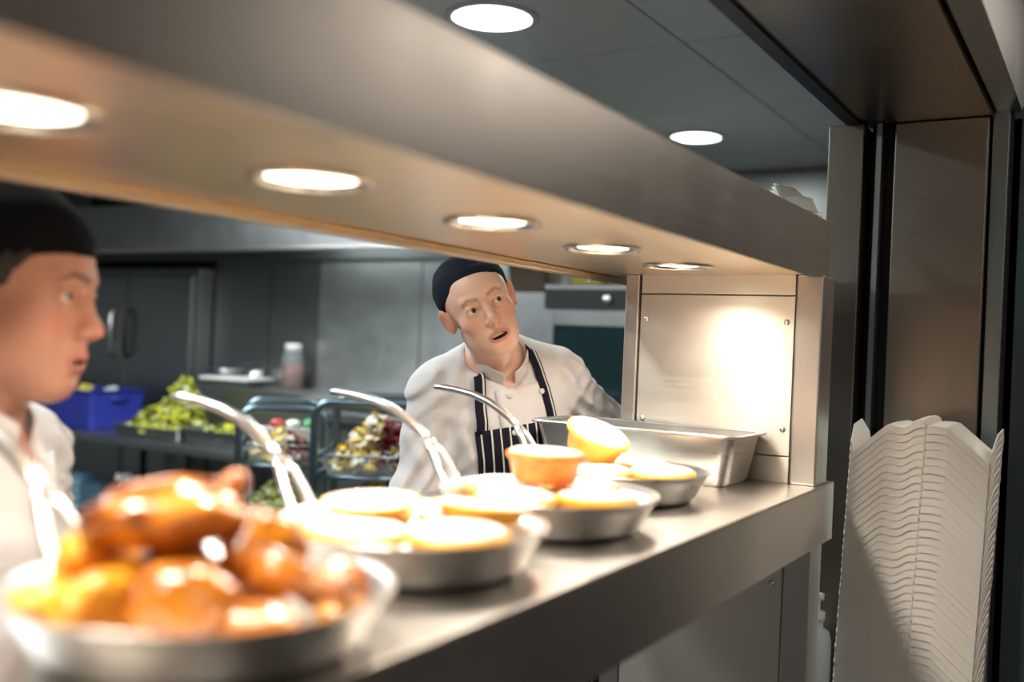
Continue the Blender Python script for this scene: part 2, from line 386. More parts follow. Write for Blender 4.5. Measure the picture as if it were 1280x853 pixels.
for pi, nm in ((1, 'the pan next to the chicken pan'), (2, 'the pan under the orange pie'), (3, 'the pan beside the deep tray')):
    px, py = PANS[pi]
    for k in range(4):
        a = R_([-112, -18, 70, 165][k]) + 0.1 * pi
        x, y = px + 0.083 * math.cos(a), py + 0.083 * math.sin(a)
        place_pie('y', x, y, zb + [0.006, 0.004, 0.004, 0.006][k], rnd.uniform(0, 6), (rnd.uniform(-.04, .04), rnd.uniform(-.04, .04)),
                  'golden pie in %s, %s' % (nm, WH[k]), 'pies lying flat in the pans')
place_pie('y', 0.965, 0.618, zb + 0.046, 1.0, (0.10, 0.06), 'golden pie with thick yellow edge lying across other pies beside the chicken pan', 'pies stacked on other pies', 0.42)
place_pie('y', 0.885, 0.715, zb + 0.052, 2.0, (-0.05, 0.03), 'pale golden pie on top of the flat pies near the pan handle', 'pies stacked on other pies', 0.36)
place_pie('o', 1.228, 0.683, zb + 0.0565, 0.4, (0.02, 0.03), 'orange pie with a white top standing upright on the other pies', 'pies stacked on other pies')
place_pie('y', 1.545, 0.770, zb + 0.066, 0.0, (0.42, -0.12), 'bright yellow pie leaning at a tilt on the pies beside the deep tray', 'pies stacked on other pies')

# ------------------------------------------------------------------ glazed chicken and potatoes
glaze = mat('dark_orange_glaze', (0.10, 0.018, 0.005), 0.24, mix=((0.70, 0.23, 0.012), 20, 0.38, 0.60), bump=(45, 0.35, 0.004), coat=0.5)
glaze2 = mat('orange_glaze', (0.24, 0.05, 0.006), 0.24, mix=((0.72, 0.25, 0.018), 22, 0.36, 0.58), bump=(45, 0.3, 0.004), coat=0.5)
spud = mat('roast_potato_skin', (0.72, 0.32, 0.012), 0.3, mix=((0.50, 0.13, 0.01), 28, 0.45, 0.7), bump=(50, 0.25, 0.003), coat=0.35)
bone = mat('bone_end', (0.72, 0.36, 0.16), 0.35, mix=((0.5, 0.14, 0.04), 60, 0.4, 0.7), coat=0.4)
def blob(seed, rx, ry, rz, amp=0.14, n=28, k=20, taper=0.0):
    q = random.Random(seed); ph = [[q.uniform(0, 6.28) for _ in range(3)] for _ in range(4)]
    m = MB(); vs = []
    for i in range(k + 1):
        th = math.pi * i / k
        for j in range(n):
            a = 2 * math.pi * j / n
            d = Vector((math.sin(th) * math.cos(a), math.sin(th) * math.sin(a), math.cos(th)))
            s = 1 + amp * (math.sin(2.3 * d.x + ph[0][0]) * math.sin(2.1 * d.y + ph[0][1]) + .6 * math.sin(4.2 * d.y + ph[1][0]) * math.sin(3.7 * d.z + ph[1][1]) + .35 * math.sin(7 * d.x + ph[2][0]) * math.sin(6 * d.z + ph[2][1]))
            tp = 1 - taper * (d.x * .5 + .5)
            vs.append((d.x * s * rx, d.y * s * ry * tp, d.z * s * rz * tp))
    fs = [(i*n+j, (i+1)*n+j, (i+1)*n+(j+1) % n, i*n+(j+1) % n) for i in range(k) for j in range(n)]
    return m.add(vs, fs)
C1 = Vector((PANS[0][0], PANS[0][1], 0))
ax_r = Vector((_Rt.x, _Rt.y, 0)); ax_f = Vector((_F.x, _F.y, 0)).normalized()
yaw0 = math.atan2(ax_r.y, ax_r.x)
def drum(seed, r, dd, z, rz, tilt, L, rad, m, label, knob=True):
    """chicken leg: meat plus a bone end, thin end along +x"""
    p = C1 + ax_r * r + ax_f * dd
    root = empty('chicken_drumstick', (p.x, p.y, z), 0, label, 'chicken', 'glazed chicken pieces in the pan')
    root.rotation_euler = Euler((0, tilt, yaw0 + rz))
    blob(seed, L * .55, rad, rad * .85, 0.10, taper=0.55).build('meat', m, root, smooth=True)
    b = MB().tube([(L * .40, 0, 0), (L * .62, 0, 0.001), (L * .72, 0, 0.002)], [rad * .34, rad * .26, rad * .30], 12)
    b.lathe([(0.0001, -rad * .42), (rad * .30, -rad * .3), (rad * .42, 0), (rad * .32, rad * .28), (0.0001, rad * .38)], 14, (L * .76, 0, 0.002))
    b.build('bone', bone, root, smooth=True)
def lump(name, seed, r, dd, z, rz, size, m, label, cat, grp):
    p = C1 + ax_r * r + ax_f * dd
    o = blob(seed, *size).build(name, m, None, smooth=True, loc=(p.x, p.y, z))
    o.rotation_euler = (rnd.uniform(-.3, .3), rnd.uniform(-.3, .3), yaw0 + rz)
    tag(o, label, cat, grp)
GC = 'glazed chicken pieces in the pan'; GP = 'roast potatoes in the chicken pan'
lump('chicken_thigh', 1, -0.032, 0.000, CT + 0.104, 0.1, (0.062, 0.044, 0.030), glaze, 'big dark glazed chicken thigh lying on top of the heap', 'chicken', GC)
drum(2, -0.036, 0.036, CT + 0.112, 0.05, -0.28, 0.066, 0.028, glaze2, 'glazed drumstick on top of the heap with its round bone end in the air')
drum(3, 0.070, -0.008, CT + 0.062, -0.45, 0.12, 0.070, 0.030, glaze, 'dark drumstick pointing at the pan rim on the pie pan side')
lump('chicken_thigh', 4, 0.042, 0.020, CT + 0.078, 0.7, (0.038, 0.036, 0.028), glaze2, 'orange glazed chicken piece beside the drumstick, under the top thigh', 'chicken', GC)
lump('chicken_wing', 5, 0.098, 0.030, CT + 0.044, -0.5, (0.040, 0.024, 0.022), glaze, 'small dark glazed wing tucked against the far rim', 'chicken', GC)
lump('chicken_thigh', 6, 0.004, -0.062, CT + 0.048, -0.1, (0.046, 0.034, 0.030), glaze2, 'orange glazed chicken thigh in the middle at the front rim', 'chicken', GC)
lump('chicken_wing', 7, 0.066, -0.072, CT + 0.034, -0.25, (0.050, 0.022, 0.018), glaze2, 'long flat orange chicken piece along the front rim', 'chicken', GC)
lump('chicken_breast', 8, -0.005, 0.045, CT + 0.045, 0.2, (0.065, 0.048, 0.036), glaze, 'dark chicken breast underneath the heap in the pan centre', 'chicken', GC)
lump('roast_potato', 11, -0.098, 0.004, CT + 0.066, 0.4, (0.028, 0.025, 0.026), spud, 'yellow roast potato raised highest beside the big thigh', 'potato', GP)
lump('roast_potato', 12, -0.066, -0.070, CT + 0.044, 0.2, (0.033, 0.028, 0.026), spud, 'big yellow roast potato at the front rim', 'potato', GP)
lump('roast_potato', 13, -0.112, -0.038, CT + 0.036, 1.2, (0.028, 0.024, 0.024), spud, 'browned roast potato at the pan side nearest the black cap chef', 'potato', GP)
lump('roast_potato', 14, -0.060, -0.012, CT + 0.046, 2.0, (0.028, 0.028, 0.026), spud, 'roast potato wedged under the big chicken thigh', 'potato', GP)
lump('roast_potato', 15, -0.085, 0.060, CT + 0.036, 2.0, (0.032, 0.026, 0.026), spud, 'roast potato behind the heap near the pan handle', 'potato', GP)
lump('roast_potato', 16, 0.118, -0.022, CT + 0.032, 0.6, (0.024, 0.020, 0.018), spud, 'small roast potato beside the dark drumstick', 'potato', GP)

# ------------------------------------------------------------------ deep steel tray
def round_rect(hx, hy, r, n=6):
    pts = []
    for cx, cy, a0 in ((hx - r, hy - r, 0), (-hx + r, hy - r, 90), (-hx + r, -hy + r, 180), (hx - r, -hy + r, 270)):
        for i in range(n + 1):
            a = R_(a0 + 90 * i / n); pts.append((cx + r * math.cos(a), cy + r * math.sin(a)))
    return pts
def loft(rings, closed_bottom=True):
    m = MB(); n = len(rings[0][0]); vs = []
    for pts, z in rings: vs += [(x, y, z) for x, y in pts]
    fs = [(i*n+j, i*n+(j+1) % n, (i+1)*n+(j+1) % n, (i+1)*n+j) for i in range(len(rings)-1) for j in range(n)]
    if closed_bottom: fs.append(tuple(range(n))[::-1]); 
    fs.append(tuple((len(rings)-1)*n + j for j in range(n)))
    return m.add(vs, fs)
def tub_mesh(hx, hy, h, taper=0.012, rim=0.012, r=0.025, th=0.002):
    o = lambda e, rr: round_rect(hx - e, hy - e, max(rr, 0.004))
    return loft([(o(taper + 0.012, r * .7), 0), (o(taper + .003, r), 0.010), (o(0, r), h - 0.006), (o(-rim, r + rim), h - 0.004), (o(-rim, r + rim), h),
                 (o(th + .001, r), h - 0.001), (o(taper + .004 + th, r), 0.011), (o(taper + 0.013 + th, r * .7), th)])
gn = empty('steel_food_tray', (1.884, 0.815, CT), 0, 'deep rectangular steel food tray against the gantry end panel', 'tray')
tub_mesh(0.088, 0.213, 0.100).build('tray_body', steel_pan, gn, smooth=True)
q = gn.children[0].modifiers.new('edge', 'EDGE_SPLIT'); q.split_angle = R_(40)
# handle-like rolled rim
MB().tube([(x, y, 0.0985) for x, y in round_rect(0.100, 0.225, 0.034)] + [(0.100, 0.191, 0.0985)], 0.0028, 8).build('rolled_rim', steel_pan, gn, smooth=True)

# ------------------------------------------------------------------ stack of takeaway boxes
stand = empty('side_stand', (2.20, 0.40, FLOOR), 0, 'low dark metal stand carrying the tall stack of white takeaway boxes', 'stand')
MB().box((-0.105, -0.205, 0.70), (0.20, 0.215, 0.72)).build('stand_top', steel_dk, stand, bevel=0.003)
for sx in (-0.09, 0.185):
    for sy in (-0.19, 0.20): MB().box((sx - .012, sy - .012, 0), (sx + .012, sy + .012, 0.70)).build('leg', steel_dk, stand)
SZ = FLOOR + 0.72
BW = 0.128      # half width of an open box
prof = [(-1.0, -0.066), (-0.96, -0.060), (-0.50, -0.004), (-0.42, -0.001), (-0.34, -0.003), (-0.24, -0.004), (-0.15, 0.001), (-0.08, 0.009), (0.0, 0.014),
        (0.06, 0.013), (0.10, 0.006), (0.11, 0.001), (0.16, 0.003), (0.30, 0.003), (0.40, 0.001), (0.95, -0.058), (1.0, -0.066)]
def make_box():
    root = empty('takeaway_box')
    n = len(prof); depth = [0.0, 0.0016, 0.008, 0.10, 0.19, 0.196]
    dz = [-0.0150, 0.0, 0.001, 0.003, 0.001, -0.006]
    m = MB(); vs = []
    for d, z0 in zip(depth, dz):
        for (u, z) in prof: vs.append((d, -u * BW, z + z0))
    fs = [(i*n+j, i*n+j+1, (i+1)*n+j+1, (i+1)*n+j) for i in range(len(depth)-1) for j in range(n-1)]
    m.add(vs, fs)
    m.build('shell', foam, root, smooth=False, solid=0.0016)
    for s in (-1, 1):        # upturned closing flap along the outer edge
        f = MB(); y0 = s * BW
        f.add([(0.004, y0, -0.068), (0.19, y0, -0.068), (0.19, y0 + s * 0.006, -0.030), (0.13, y0 + s * .010, 0.000), (0.05, y0 + s * .008, -0.008), (0.004, y0 + s * 0.003, -0.042)], [(0, 1, 2, 3, 4, 5)])
        f.build('flap', foam, root, solid=0.0026)
    MB().rbox((0.002, -0.080 * BW, 0.004), (0.006, 0.004, 0.009)).build('hinge_notch', foam, root)
    return root
_O = 'zeroth first second third fourth fifth sixth seventh eighth ninth tenth eleventh twelfth thirteenth fourteenth fifteenth sixteenth seventeenth eighteenth nineteenth'.split()
def ordinal(n):
    if n < 20: return _O[n]
    t = {2: ('twentieth', 'twenty'), 3: ('thirtieth', 'thirty')}[n // 10]
    return t[0] if n % 10 == 0 else t[1] + '-' + _O[n % 10]
box0 = make_box(); NB = 40; PITCH = 0.0158
for k in range(NB):
    o = box0 if k == 0 else copy_tree(box0)
    o.location = (2.128 - 0.0004 * k + rnd.uniform(-.0005, .0005), 0.352 - 0.0006 * (NB - k) * -1 - 0.0235 + rnd.uniform(-.0005, .0005), SZ + 0.072 + k * PITCH)
    o.rotation_euler = (0, 0, rnd.uniform(-.003, .003))
    top = k == NB - 1
    n_ = NB - 1 - k
    if top: tag(o, 'topmost open white foam takeaway box with raised corner flaps, on the tall stack', 'takeaway box', 'nested takeaway boxes in the stack')
    elif n_ < 34: tag(o, 'white foam takeaway box nested %s below the topmost of the tall stack' % ordinal(n_), 'takeaway box', 'nested takeaway boxes in the stack')
    else: tag(o, 'white foam takeaway box at the very bottom of the tall stack', 'takeaway box', 'takeaway boxes at the bottom of the stack')
# white pump bottle behind the stand
pb = empty('pump_bottle', (2.33, 0.565, SZ), 0, 'white pump bottle beneath the counter end beside the takeaway boxes', 'bottle')
MB().lathe([(0.0001, 0), (0.030, 0), (0.033, 0.006), (0.033, 0.17), (0.028, 0.19), (0.014, 0.20), (0.014, 0.215)], 28).build('bottle_body', mat('milky_plastic', (0.66, 0.68, 0.68), 0.3), pb, smooth=True)
pm = MB().lathe([(0.017, 0.215), (0.017, 0.235), (0.006, 0.238), (0.006, 0.262), (0.014, 0.263), (0.014, 0.276), (0.0001, 0.278)], 20)
pm.tube([(0, 0, 0.270), (-0.025, 0.006, 0.272), (-0.042, 0.010, 0.262)], [0.007, 0.006, 0.004], 8); pm.build('pump', white_p, pb, smooth=True)
# ------------------------------------------------------------------ kitchen behind the chefs
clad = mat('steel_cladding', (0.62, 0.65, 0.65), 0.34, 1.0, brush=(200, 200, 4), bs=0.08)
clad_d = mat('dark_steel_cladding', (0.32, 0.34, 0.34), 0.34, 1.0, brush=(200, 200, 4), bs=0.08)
PX = 4.10
part = struct('wall_kitchen', MB().box((PX + 0.006, 2.42, FLOOR), (PX + 0.08, Y1, CEIL - 0.02)).box((PX + 0.006, 1.2, FLOOR), (PX + 0.08, 2.42, 1.90)), gasket)
pe = [1.2, 2.42, 3.045, 3.74, 4.10, 4.55]
for i in range(len(pe) - 1):
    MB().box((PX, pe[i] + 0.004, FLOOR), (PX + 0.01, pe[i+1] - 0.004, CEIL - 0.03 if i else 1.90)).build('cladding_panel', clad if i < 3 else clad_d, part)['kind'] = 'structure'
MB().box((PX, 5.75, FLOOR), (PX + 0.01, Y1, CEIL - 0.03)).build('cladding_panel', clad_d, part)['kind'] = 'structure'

fr = empty('refrigerator', (PX - 0.01, 5.13, FLOOR), 0, 'tall dark steel two door refrigerator against the kitchen wall', 'refrigerator')
MB().box((-0.10, -0.57, 0.0), (0.012, 0.58, 1.895)).build('cabinet', clad_d, fr, bevel=0.004)
for nm, ya, yb in (('door', -0.545, 0.018), ('door', 0.03, 0.56)):
    d_ = MB().box((-0.135, ya, 0.12), (-0.103, yb, 1.85)).build(nm, steel_dk, fr, bevel=0.006)
    hy = yb - 0.03 if ya < 0 else ya + 0.10
    hm = MB().tube([(-0.138, hy, 1.36), (-0.165, hy, 1.38), (-0.168, hy, 1.50), (-0.165, hy, 1.62), (-0.138, hy, 1.64)], 0.012, 8)
    hm.build('handle', chrome if ya > 0 else black, d_, smooth=True)
MB().box((-0.105, -0.57, 0), (-0.10, 0.58, 0.10)).build('kick_plate', black, fr)

hood = empty('extractor_canopy', (3.5, 4.4, 1.83), 0, 'long steel extractor canopy hanging below the ceiling above the kitchen wall', 'extractor hood')
MB().box((0.0, -2.1, 0.0), (0.012, 2.19, 0.235)).build('canopy_front', steel_dk, hood, bevel=0.002)
MB().box((-0.012, -2.1, -0.012), (0.03, 2.19, 0.004)).build('drip_rail', chrome, hood, bevel=0.002)
MB().box((0.0, -2.1, 0.235), (0.595, 2.19, 0.245)).build('canopy_top', steel_dk, hood)
MB().box((0.012, -2.112, 0.0), (0.595, -2.1, 0.235)).build('canopy_end', steel_dk, hood)
MB().box((0.58, -2.09, 0.0), (0.594, 2.18, 0.234)).build('canopy_back', clad_d, hood)
for k in range(8):
    fm = MB(); y0 = -2.05 + k * 0.525
    for s in range(6): fm.rbox((0.09 + s * 0.085, y0 + 0.26, 0.205), (0.075, 0.50, 0.004), (0, 0.45, 0))
    fm.build('grease_filter', steel_dk, hood)

for yy in (-1.75, -0.9):      # lamps inside the canopy
    cl_ = MB().box((0.30, yy - .28, 0.205), (0.42, yy + .28, 0.234)).build('canopy_lamp', mat('lit_canopy_glass', (1, 1, 1), .3, emit=(.9, 1, .98), estr=3.0), hood, bevel=.004)
    l = bpy.data.lights.new('canopy_light', 'AREA'); l.shape = 'RECTANGLE'; l.size = .10; l.size_y = .5; l.energy = 3.5; l.color = (.9, 1, .98)
    lo = bpy.data.objects.new('canopy_light', l); COL.objects.link(lo); lo.location = (3.86, 4.4 + yy, 1.83 + .195)
# prep table with crates, lettuce and trays
tb = empty('prep_table', (3.60, 4.62, FLOOR), 0, 'long dark steel prep table with an undershelf along the kitchen wall', 'table')
TZ = 0.85 - FLOOR
MB().box((-0.30, -1.27, TZ - 0.04), (0.30, 1.6, TZ)).build('table_top', steel_dk, tb, bevel=0.006)
MB().box((-0.27, -1.24, 0.50), (0.29, 1.57, 0.525)).build('undershelf', steel_dk, tb)
for sx in (-0.26, 0.26):
    for sy in (-1.2, 0.2, 1.53): MB().tube([(sx, sy, 0), (sx, sy, TZ - 0.04)], 0.02, 10).build('leg', black, tb, smooth=True)

def crate(loc, sx, sy, h, rz, m, label, grp):
    t = empty('storage_crate', loc, rz, label, 'crate', grp)
    tub_mesh(sx / 2, sy / 2, h, 0.02, 0.012, 0.02, 0.004).build('crate_body', m, t)
    for s in (-1, 1):
        MB().tube([(-sx * .15, s * (sy / 2 + .006), h * .8), (0, s * (sy / 2 + .016), h * .78), (sx * .15, s * (sy / 2 + .006), h * .8)], 0.008, 8).build('grip', m, t, smooth=True)
    return t
blue2 = mat('violet_blue_plastic', (0.035, 0.05, 0.36), 0.35)
crate((3.575, 4.97, 0.85), 0.36, 0.56, 0.215, 0.0, blue2, 'open blue plastic crate with crumpled wrappers on the prep table', 'blue crates on the prep table')
crate((3.62, 5.86, 0.85), 0.36, 0.52, 0.20, 0.0, mat('navy_plastic', (0.012, 0.03, 0.12), 0.4), 'darker navy crate on the prep table at its far end', 'blue crates on the prep table')
wrap_w = mat('white_wrapper', (0.62, 0.64, 0.60), 0.4); wrap_y = mat('yellow_wrapper', (0.70, 0.58, 0.10), 0.4)
def wrapper(loc, s, m, label, seed):
    o = blob(seed, s, s * .8, s * .35, 0.45, 14, 8).build('crumpled_wrapper', m, None, loc=loc)
    tag(o, label, 'wrapper', 'crumpled wrappers in the blue crate'); return o
wrapper((3.50, 5.14, 1.055), 0.05, wrap_w, 'crumpled white wrapper at the left part of the blue crate'.replace('left part', 'wall end'), 31)
wrapper((3.54, 4.96, 1.060), 0.055, wrap_y, 'crumpled yellow wrapper in the middle of the blue crate', 32)
wrapper((3.60, 4.80, 1.060), 0.045, wrap_w, 'crumpled white wrapper at the blue crate end nearest the lettuce', 33)
# a note stuck on the crate front
nt_ = MB().box((3.384, 5.02, 1.0), (3.390, 5.13, 1.035)).build('yellow_sticker', wrap_y); tag(nt_, 'torn yellow sticker on the front of the blue crate', 'sticker')
nt_.location = (0.0, 0, 0)

greens = [mat('lettuce_leaf', (0.33, 0.36, 0.02), 0.45), mat('bright_lettuce_leaf', (0.50, 0.50, 0.04), 0.45), mat('lettuce_rib', (0.55, 0.57, 0.28), 0.5)]
reds = [mat('red_cabbage', (0.22, 0.02, 0.03), 0.45), mat('pale_onion', (0.72, 0.66, 0.58), 0.45), mat('yellow_pepper', (0.72, 0.52, 0.06), 0.45)]
noods = [mat('pale_noodle', (0.62, 0.56, 0.22), 0.45), mat('green_shred', (0.42, 0.46, 0.10), 0.45), mat('white_shred', (0.68, 0.64, 0.48), 0.45)]
def heap(name, parent, mats, rx, ry, h, z, n, size, seed, bias=None):
    """heap of shredded leaves joined in one part"""
    q = random.Random(seed); m = MB()
    for _ in range(n):
        a = q.uniform(0, 6.283); r = math.sqrt(q.random()); x, y = rx * r * math.cos(a), ry * r * math.sin(a)
        zz = z + h * (1 - r * r) * q.uniform(.45, 1.0)
        s = size * q.uniform(.6, 1.4)
        R3 = Euler((q.uniform(-1, 1), q.uniform(-1, 1), q.uniform(0, 6.28))).to_matrix(); vs = []
        for (u, v, t) in ((-1, -.5, 0), (0, -.7, .35), (1, -.4, -.1), (1.1, .4, .15), (0, .7, .3), (-1, .5, -.15)): vs.append(R3 @ Vector((u * s, v * s, t * s)) + Vector((x, y, zz)))
        b = bias(x / rx, y / ry, q) if bias else q.choice((0, 0, 1, 1, 2))
        m.cm = b; m.add(vs, [(0, 1, 4, 5), (1, 2, 3, 4)])
    o = m.build(name, mats, parent); o['kind'] = 'stuff'; return o
def food_tray(loc, sx, sy, h, rz, m, label, grp, cat='tray', name='food_tray'):
    t = empty(name, loc, rz, label, cat, grp)
    tub_mesh(sx / 2, sy / 2, h, 0.012, 0.010, 0.02).build('tray_body', m, t)
    return t
t1 = food_tray((3.51, 4.20, 0.85), 0.30, 0.50, 0.065, 0.0, steel_dk, 'dark steel tray heaped high with green lettuce on the prep table', 'salad trays')
heap('lettuce', t1, greens, 0.135, 0.235, 0.13, 0.05, 520, 0.024, 5)
tl = heap('lettuce_head', t1, greens, 0.10, 0.11, 0.26, 0.06, 360, 0.026, 55); tl.location = (0.0, -0.11, 0)
t2 = food_tray((3.49, 3.67, 0.85), 0.30, 0.46, 0.085, 0.0, steel_dk, 'dark steel tray with a little shredded lettuce, next to the noodle trolley', 'salad trays')
heap('lettuce', t2, greens, 0.12, 0.20, 0.06, 0.05, 220, 0.024, 6)
def bottle(name, loc, prof, m, label, extra=None, grp=None):
    t = empty(name, loc, 0, label, 'bottle', grp)
    MB().lathe(prof, 20).build('bottle_body', m, t, smooth=True)
    if extra: MB().lathe(extra[0], 16).build('cap', extra[1], t, smooth=True)
    return t
US = 0.525 + FLOOR
for k, (yy, hh, lab) in enumerate(((4.83, 0.20, 'pale blue striped carton on the undershelf of the prep table'), (4.66, 0.17, 'dull blue carton beside the pale blue carton on the undershelf'))):
    c_ = empty('carton', (3.44, yy, US), 0.2, lab, 'carton', 'cartons on the undershelf')
    MB().box((-.05, -.07, 0), (.05, .07, hh)).build('box_body', mat('blue_carton%d' % k, [(0.14, 0.30, 0.42), (0.05, 0.11, 0.17)][k], 0.6), c_, bevel=0.003)
    for s in range(4): MB().box((-.052, -.06, .03 + s * hh * .21), (-.05, .06, .03 + s * hh * .21 + .012)).build('printed_band', mat('pale_band%d' % k, [(0.4, 0.55, 0.62), (0.12, 0.2, 0.27)][k], 0.6), c_)
bottle('sauce_bottle', (3.46, 5.09, US), [(0.0001, 0), (.035, 0), (.035, .10), (.015, .15), (.012, .16)], mat('clear_blue_plastic', (0.10, 0.2, 0.28), 0.25), 'small bottle with a red cap on the undershelf', ([(.02, .158), (.02, .19), (.0001, .192)], mat('red_cap', (0.35, 0.03, 0.03), 0.4)))
sp = bottle('spray_bottle', (3.44, 4.42, US), [(0.0001, 0), (.04, 0), (.042, .02), (.042, .12), (.018, .17), (.015, .19)], mat('reddish_cleaner', (0.30, 0.06, 0.03), 0.25), 'spray bottle with red cleaner and white trigger on the undershelf', ([(.02, .188), (.02, .21), (.0001, .212)], white_p))
tg = MB().rbox((-.02, 0, .225), (.085, .026, .035)); tg.rbox((-.035, 0, .19), (.012, .012, .05), (0, .4, 0)); tg.build('trigger', white_p, sp, bevel=.003)
MB().lathe([(.0425, .03), (.0425, .10)], 20).build('bottle_label', mat('white_label', (.55, .55, .52), .6), sp)

# raised refrigerated counter along the cladding with jar, tub and bowls
rl = empty('refrigerated_counter', (3.82, 2.78, FLOOR), 0, 'steel refrigerated counter behind the salad trolleys', 'counter')
RZ = 1.12 - FLOOR
MB().box((-0.27, -0.415, RZ - 0.03), (0.27, 0.55, RZ)).build('counter_top', steel_y, rl, bevel=0.004)
MB().box((-0.25, -0.405, 0.08), (0.26, 0.54, RZ - 0.03)).build('cabinet', steel_dk, rl)
for k in range(2):
    d_ = MB().box((-0.272, -0.39 + k * .47, 0.12), (-0.252, -0.39 + k * .47 + .455, RZ - 0.06)).build('door', steel_dk, rl, bevel=.004)
    MB().box((-0.29, -0.33 + k * .47, RZ - .12), (-0.272, -0.03 + k * .47, RZ - .10)).build('handle', black, d_)
sauce = mat('brown_sauce', (0.16, 0.035, 0.015), 0.4)
jar = empty('sauce_jar', (4.0, 3.815, 1.12), 0, 'tall clear jar with white lid half full of brown sauce', 'jar')
plinth = empty('steel_box', (3.91, 3.82, FLOOR), 0, 'low steel box on the prep table carrying the sauce jar and lidded tub', 'box')
MB().box((-0.21, -0.46, TZ), (-0.012, 0.46, RZ)).box((-0.012, -0.46, TZ), (0.185, 0.46, RZ)).build('box_body', steel_dk, plinth, bevel=.004)
MB().box((-0.214, -0.43, TZ + .03), (-0.211, 0.43, RZ - .03)).build('door', steel_dk, plinth, bevel=.001)
clear = mat('clear_plastic_wall', (0.80, 0.82, 0.82), 0.12, alpha=0.09)
MB().lathe([(0.0001, 0.0), (.055, 0.0), (.058, .006), (.058, .165), (.052, .19), (.040, .205), (.040, .212), (.038, .212), (.038, .203), (.050, .188), (.0555, .163), (.0555, .008), (.0001, .004)], 32).build('glass', clear, jar, smooth=True)
MB().lathe([(0.0001, .006), (.054, .008), (.0545, .128), (.0001, .130)], 28).build('sauce', sauce, jar, smooth=True)
MB().lathe([(.044, .205), (.0445, .240), (.040, .244), (.0001, .245)], 28).build('lid', white_p, jar, smooth=True)
wt = empty('lidded_tub', (3.835, 4.06, 1.12), 0.2, 'square dark tub with a white lid beside the sauce jar', 'tub')
tub_mesh(.11, .14, .035, 0.012, .004, .02).build('tub_body', mat('grey_green_plastic', (0.12, .14, .13), .4), wt)
MB().box((-.125, -.155, .036), (.125, .155, .052)).build('lid', white_p, wt, bevel=.006)
bw = MB().lathe([(0.0001, 0), (.04, 0), (.085, .05), (.098, .085), (.094, .086), (.08, .052), (.038, .006), (.0001, .004)], 32).build('mixing_bowl', steel_dk, None, smooth=True, loc=(3.985, 4.30, 1.12))
tag(bw, 'dark steel mixing bowl behind the lidded tub', 'bowl')
cp = MB().lathe([(0.0001, 0), (.035, 0), (.038, .005), (.048, .085), (.045, .085), (.036, .008), (.0001, .004)], 28).build('metal_cup', chrome, None, smooth=True, loc=(4.02, 4.12, 1.12))
tag(cp, 'shiny metal cup beside the sauce jar', 'cup')

# trolleys with round cornered tube frames
tube_m = mat('blue_grey_tube', (0.16, 0.22, 0.26), 0.28, 0.9)
wire_m = mat('grey_wire', (0.30, 0.36, 0.38), 0.35, 0.9)
def make_trolley(loc, rz, wdt, dep, h, levels, label):
    t = empty('rack_trolley', loc, rz, label, 'trolley', 'tray trolleys in front of the kitchen wall')
    r = 0.06; hw = wdt / 2
    for sx in (-dep / 2, dep / 2):
        path = [(sx, -hw, 0.09)] + [(sx, -hw + r - r * math.cos(a), h - r + r * math.sin(a)) for a in [i * math.pi / 12 for i in range(7)]]
        path += [(sx, hw - r + r * math.cos(a), h - r + r * math.sin(a)) for a in [math.pi / 2 - i * math.pi / 12 for i in range(7)]] + [(sx, hw, 0.09)]
        MB().tube(path, 0.0145, 12).build('end_frame', tube_m, t, smooth=True)
    for z in levels:
        for sy in (-1, 1):
            MB().tube([(-dep / 2, sy * hw, z), (dep / 2, sy * hw, z)], 0.008, 8).build('side_rail', tube_m, t, smooth=True)
            MB().tube([(-dep / 2, sy * hw, z + .07), (dep / 2, sy * hw, z + .07)], 0.004, 8).build('guard_rail', wire_m, t, smooth=True)
        MB().tube([(-dep / 2, -hw, z), (-dep / 2, hw, z)], 0.007, 8).build('cross_rail', tube_m, t, smooth=True)
        MB().tube([(dep / 2, -hw, z), (dep / 2, hw, z)], 0.007, 8).build('cross_rail', tube_m, t, smooth=True)
        MB().tube([(-dep / 2, -hw, z + .075), (-dep / 2, hw, z + .075)], 0.004, 8).build('guard_rail', wire_m, t, smooth=True)
        wm = MB()
        for k in range(1, 9): wm.tube([(-dep / 2, -hw + wdt * k / 9, z), (dep / 2, -hw + wdt * k / 9, z)], 0.003, 6)
        wm.build('wire_shelf', wire_m, t)
    for sx in (-1, 1):
        for sy in (-1, 1):
            cst = MB().tube([(sx * dep / 2, sy * hw, .09), (sx * dep / 2, sy * hw, .055)], .009, 8)
            cst.rbox((sx * dep / 2, sy * hw, .05), (.03, .03, .03)); ww = MB().lathe([(0.0001, -.012), (.034, -.012), (.038, -.006), (.038, .006), (.034, .012), (.0001, .012)], 20)
            ww.v = [(p[0] + sx * dep / 2, p[2] + sy * hw, p[1] + .038) for p in ww.v]
            c_ = cst.build('caster', black, t); ww.build('wheel', black, c_)
    return t
lv = [0.25, 0.55, 0.83, 1.05]
TA = make_trolley((2.87, 2.77, FLOOR), R_(43), 0.31, 0.46, 1.26, lv, 'tubular tray trolley holding tubs of pale noodle salad, nearer the lettuce table')
TBo = make_trolley((2.89, 2.30, FLOOR), R_(32), 0.41, 0.46, 1.31, lv, 'tubular tray trolley holding red and yellow salad, nearer the chef in the striped apron')
def on(tr, x, y, z):
    c, s = math.cos(tr.rotation_euler.z), math.sin(tr.rotation_euler.z)
    return (tr.location.x + c * x - s * y, tr.location.y + s * x + c * y, FLOOR + z)
film = mat('clear_tub_plastic', (0.75, 0.80, 0.78), 0.15, alpha=0.12)
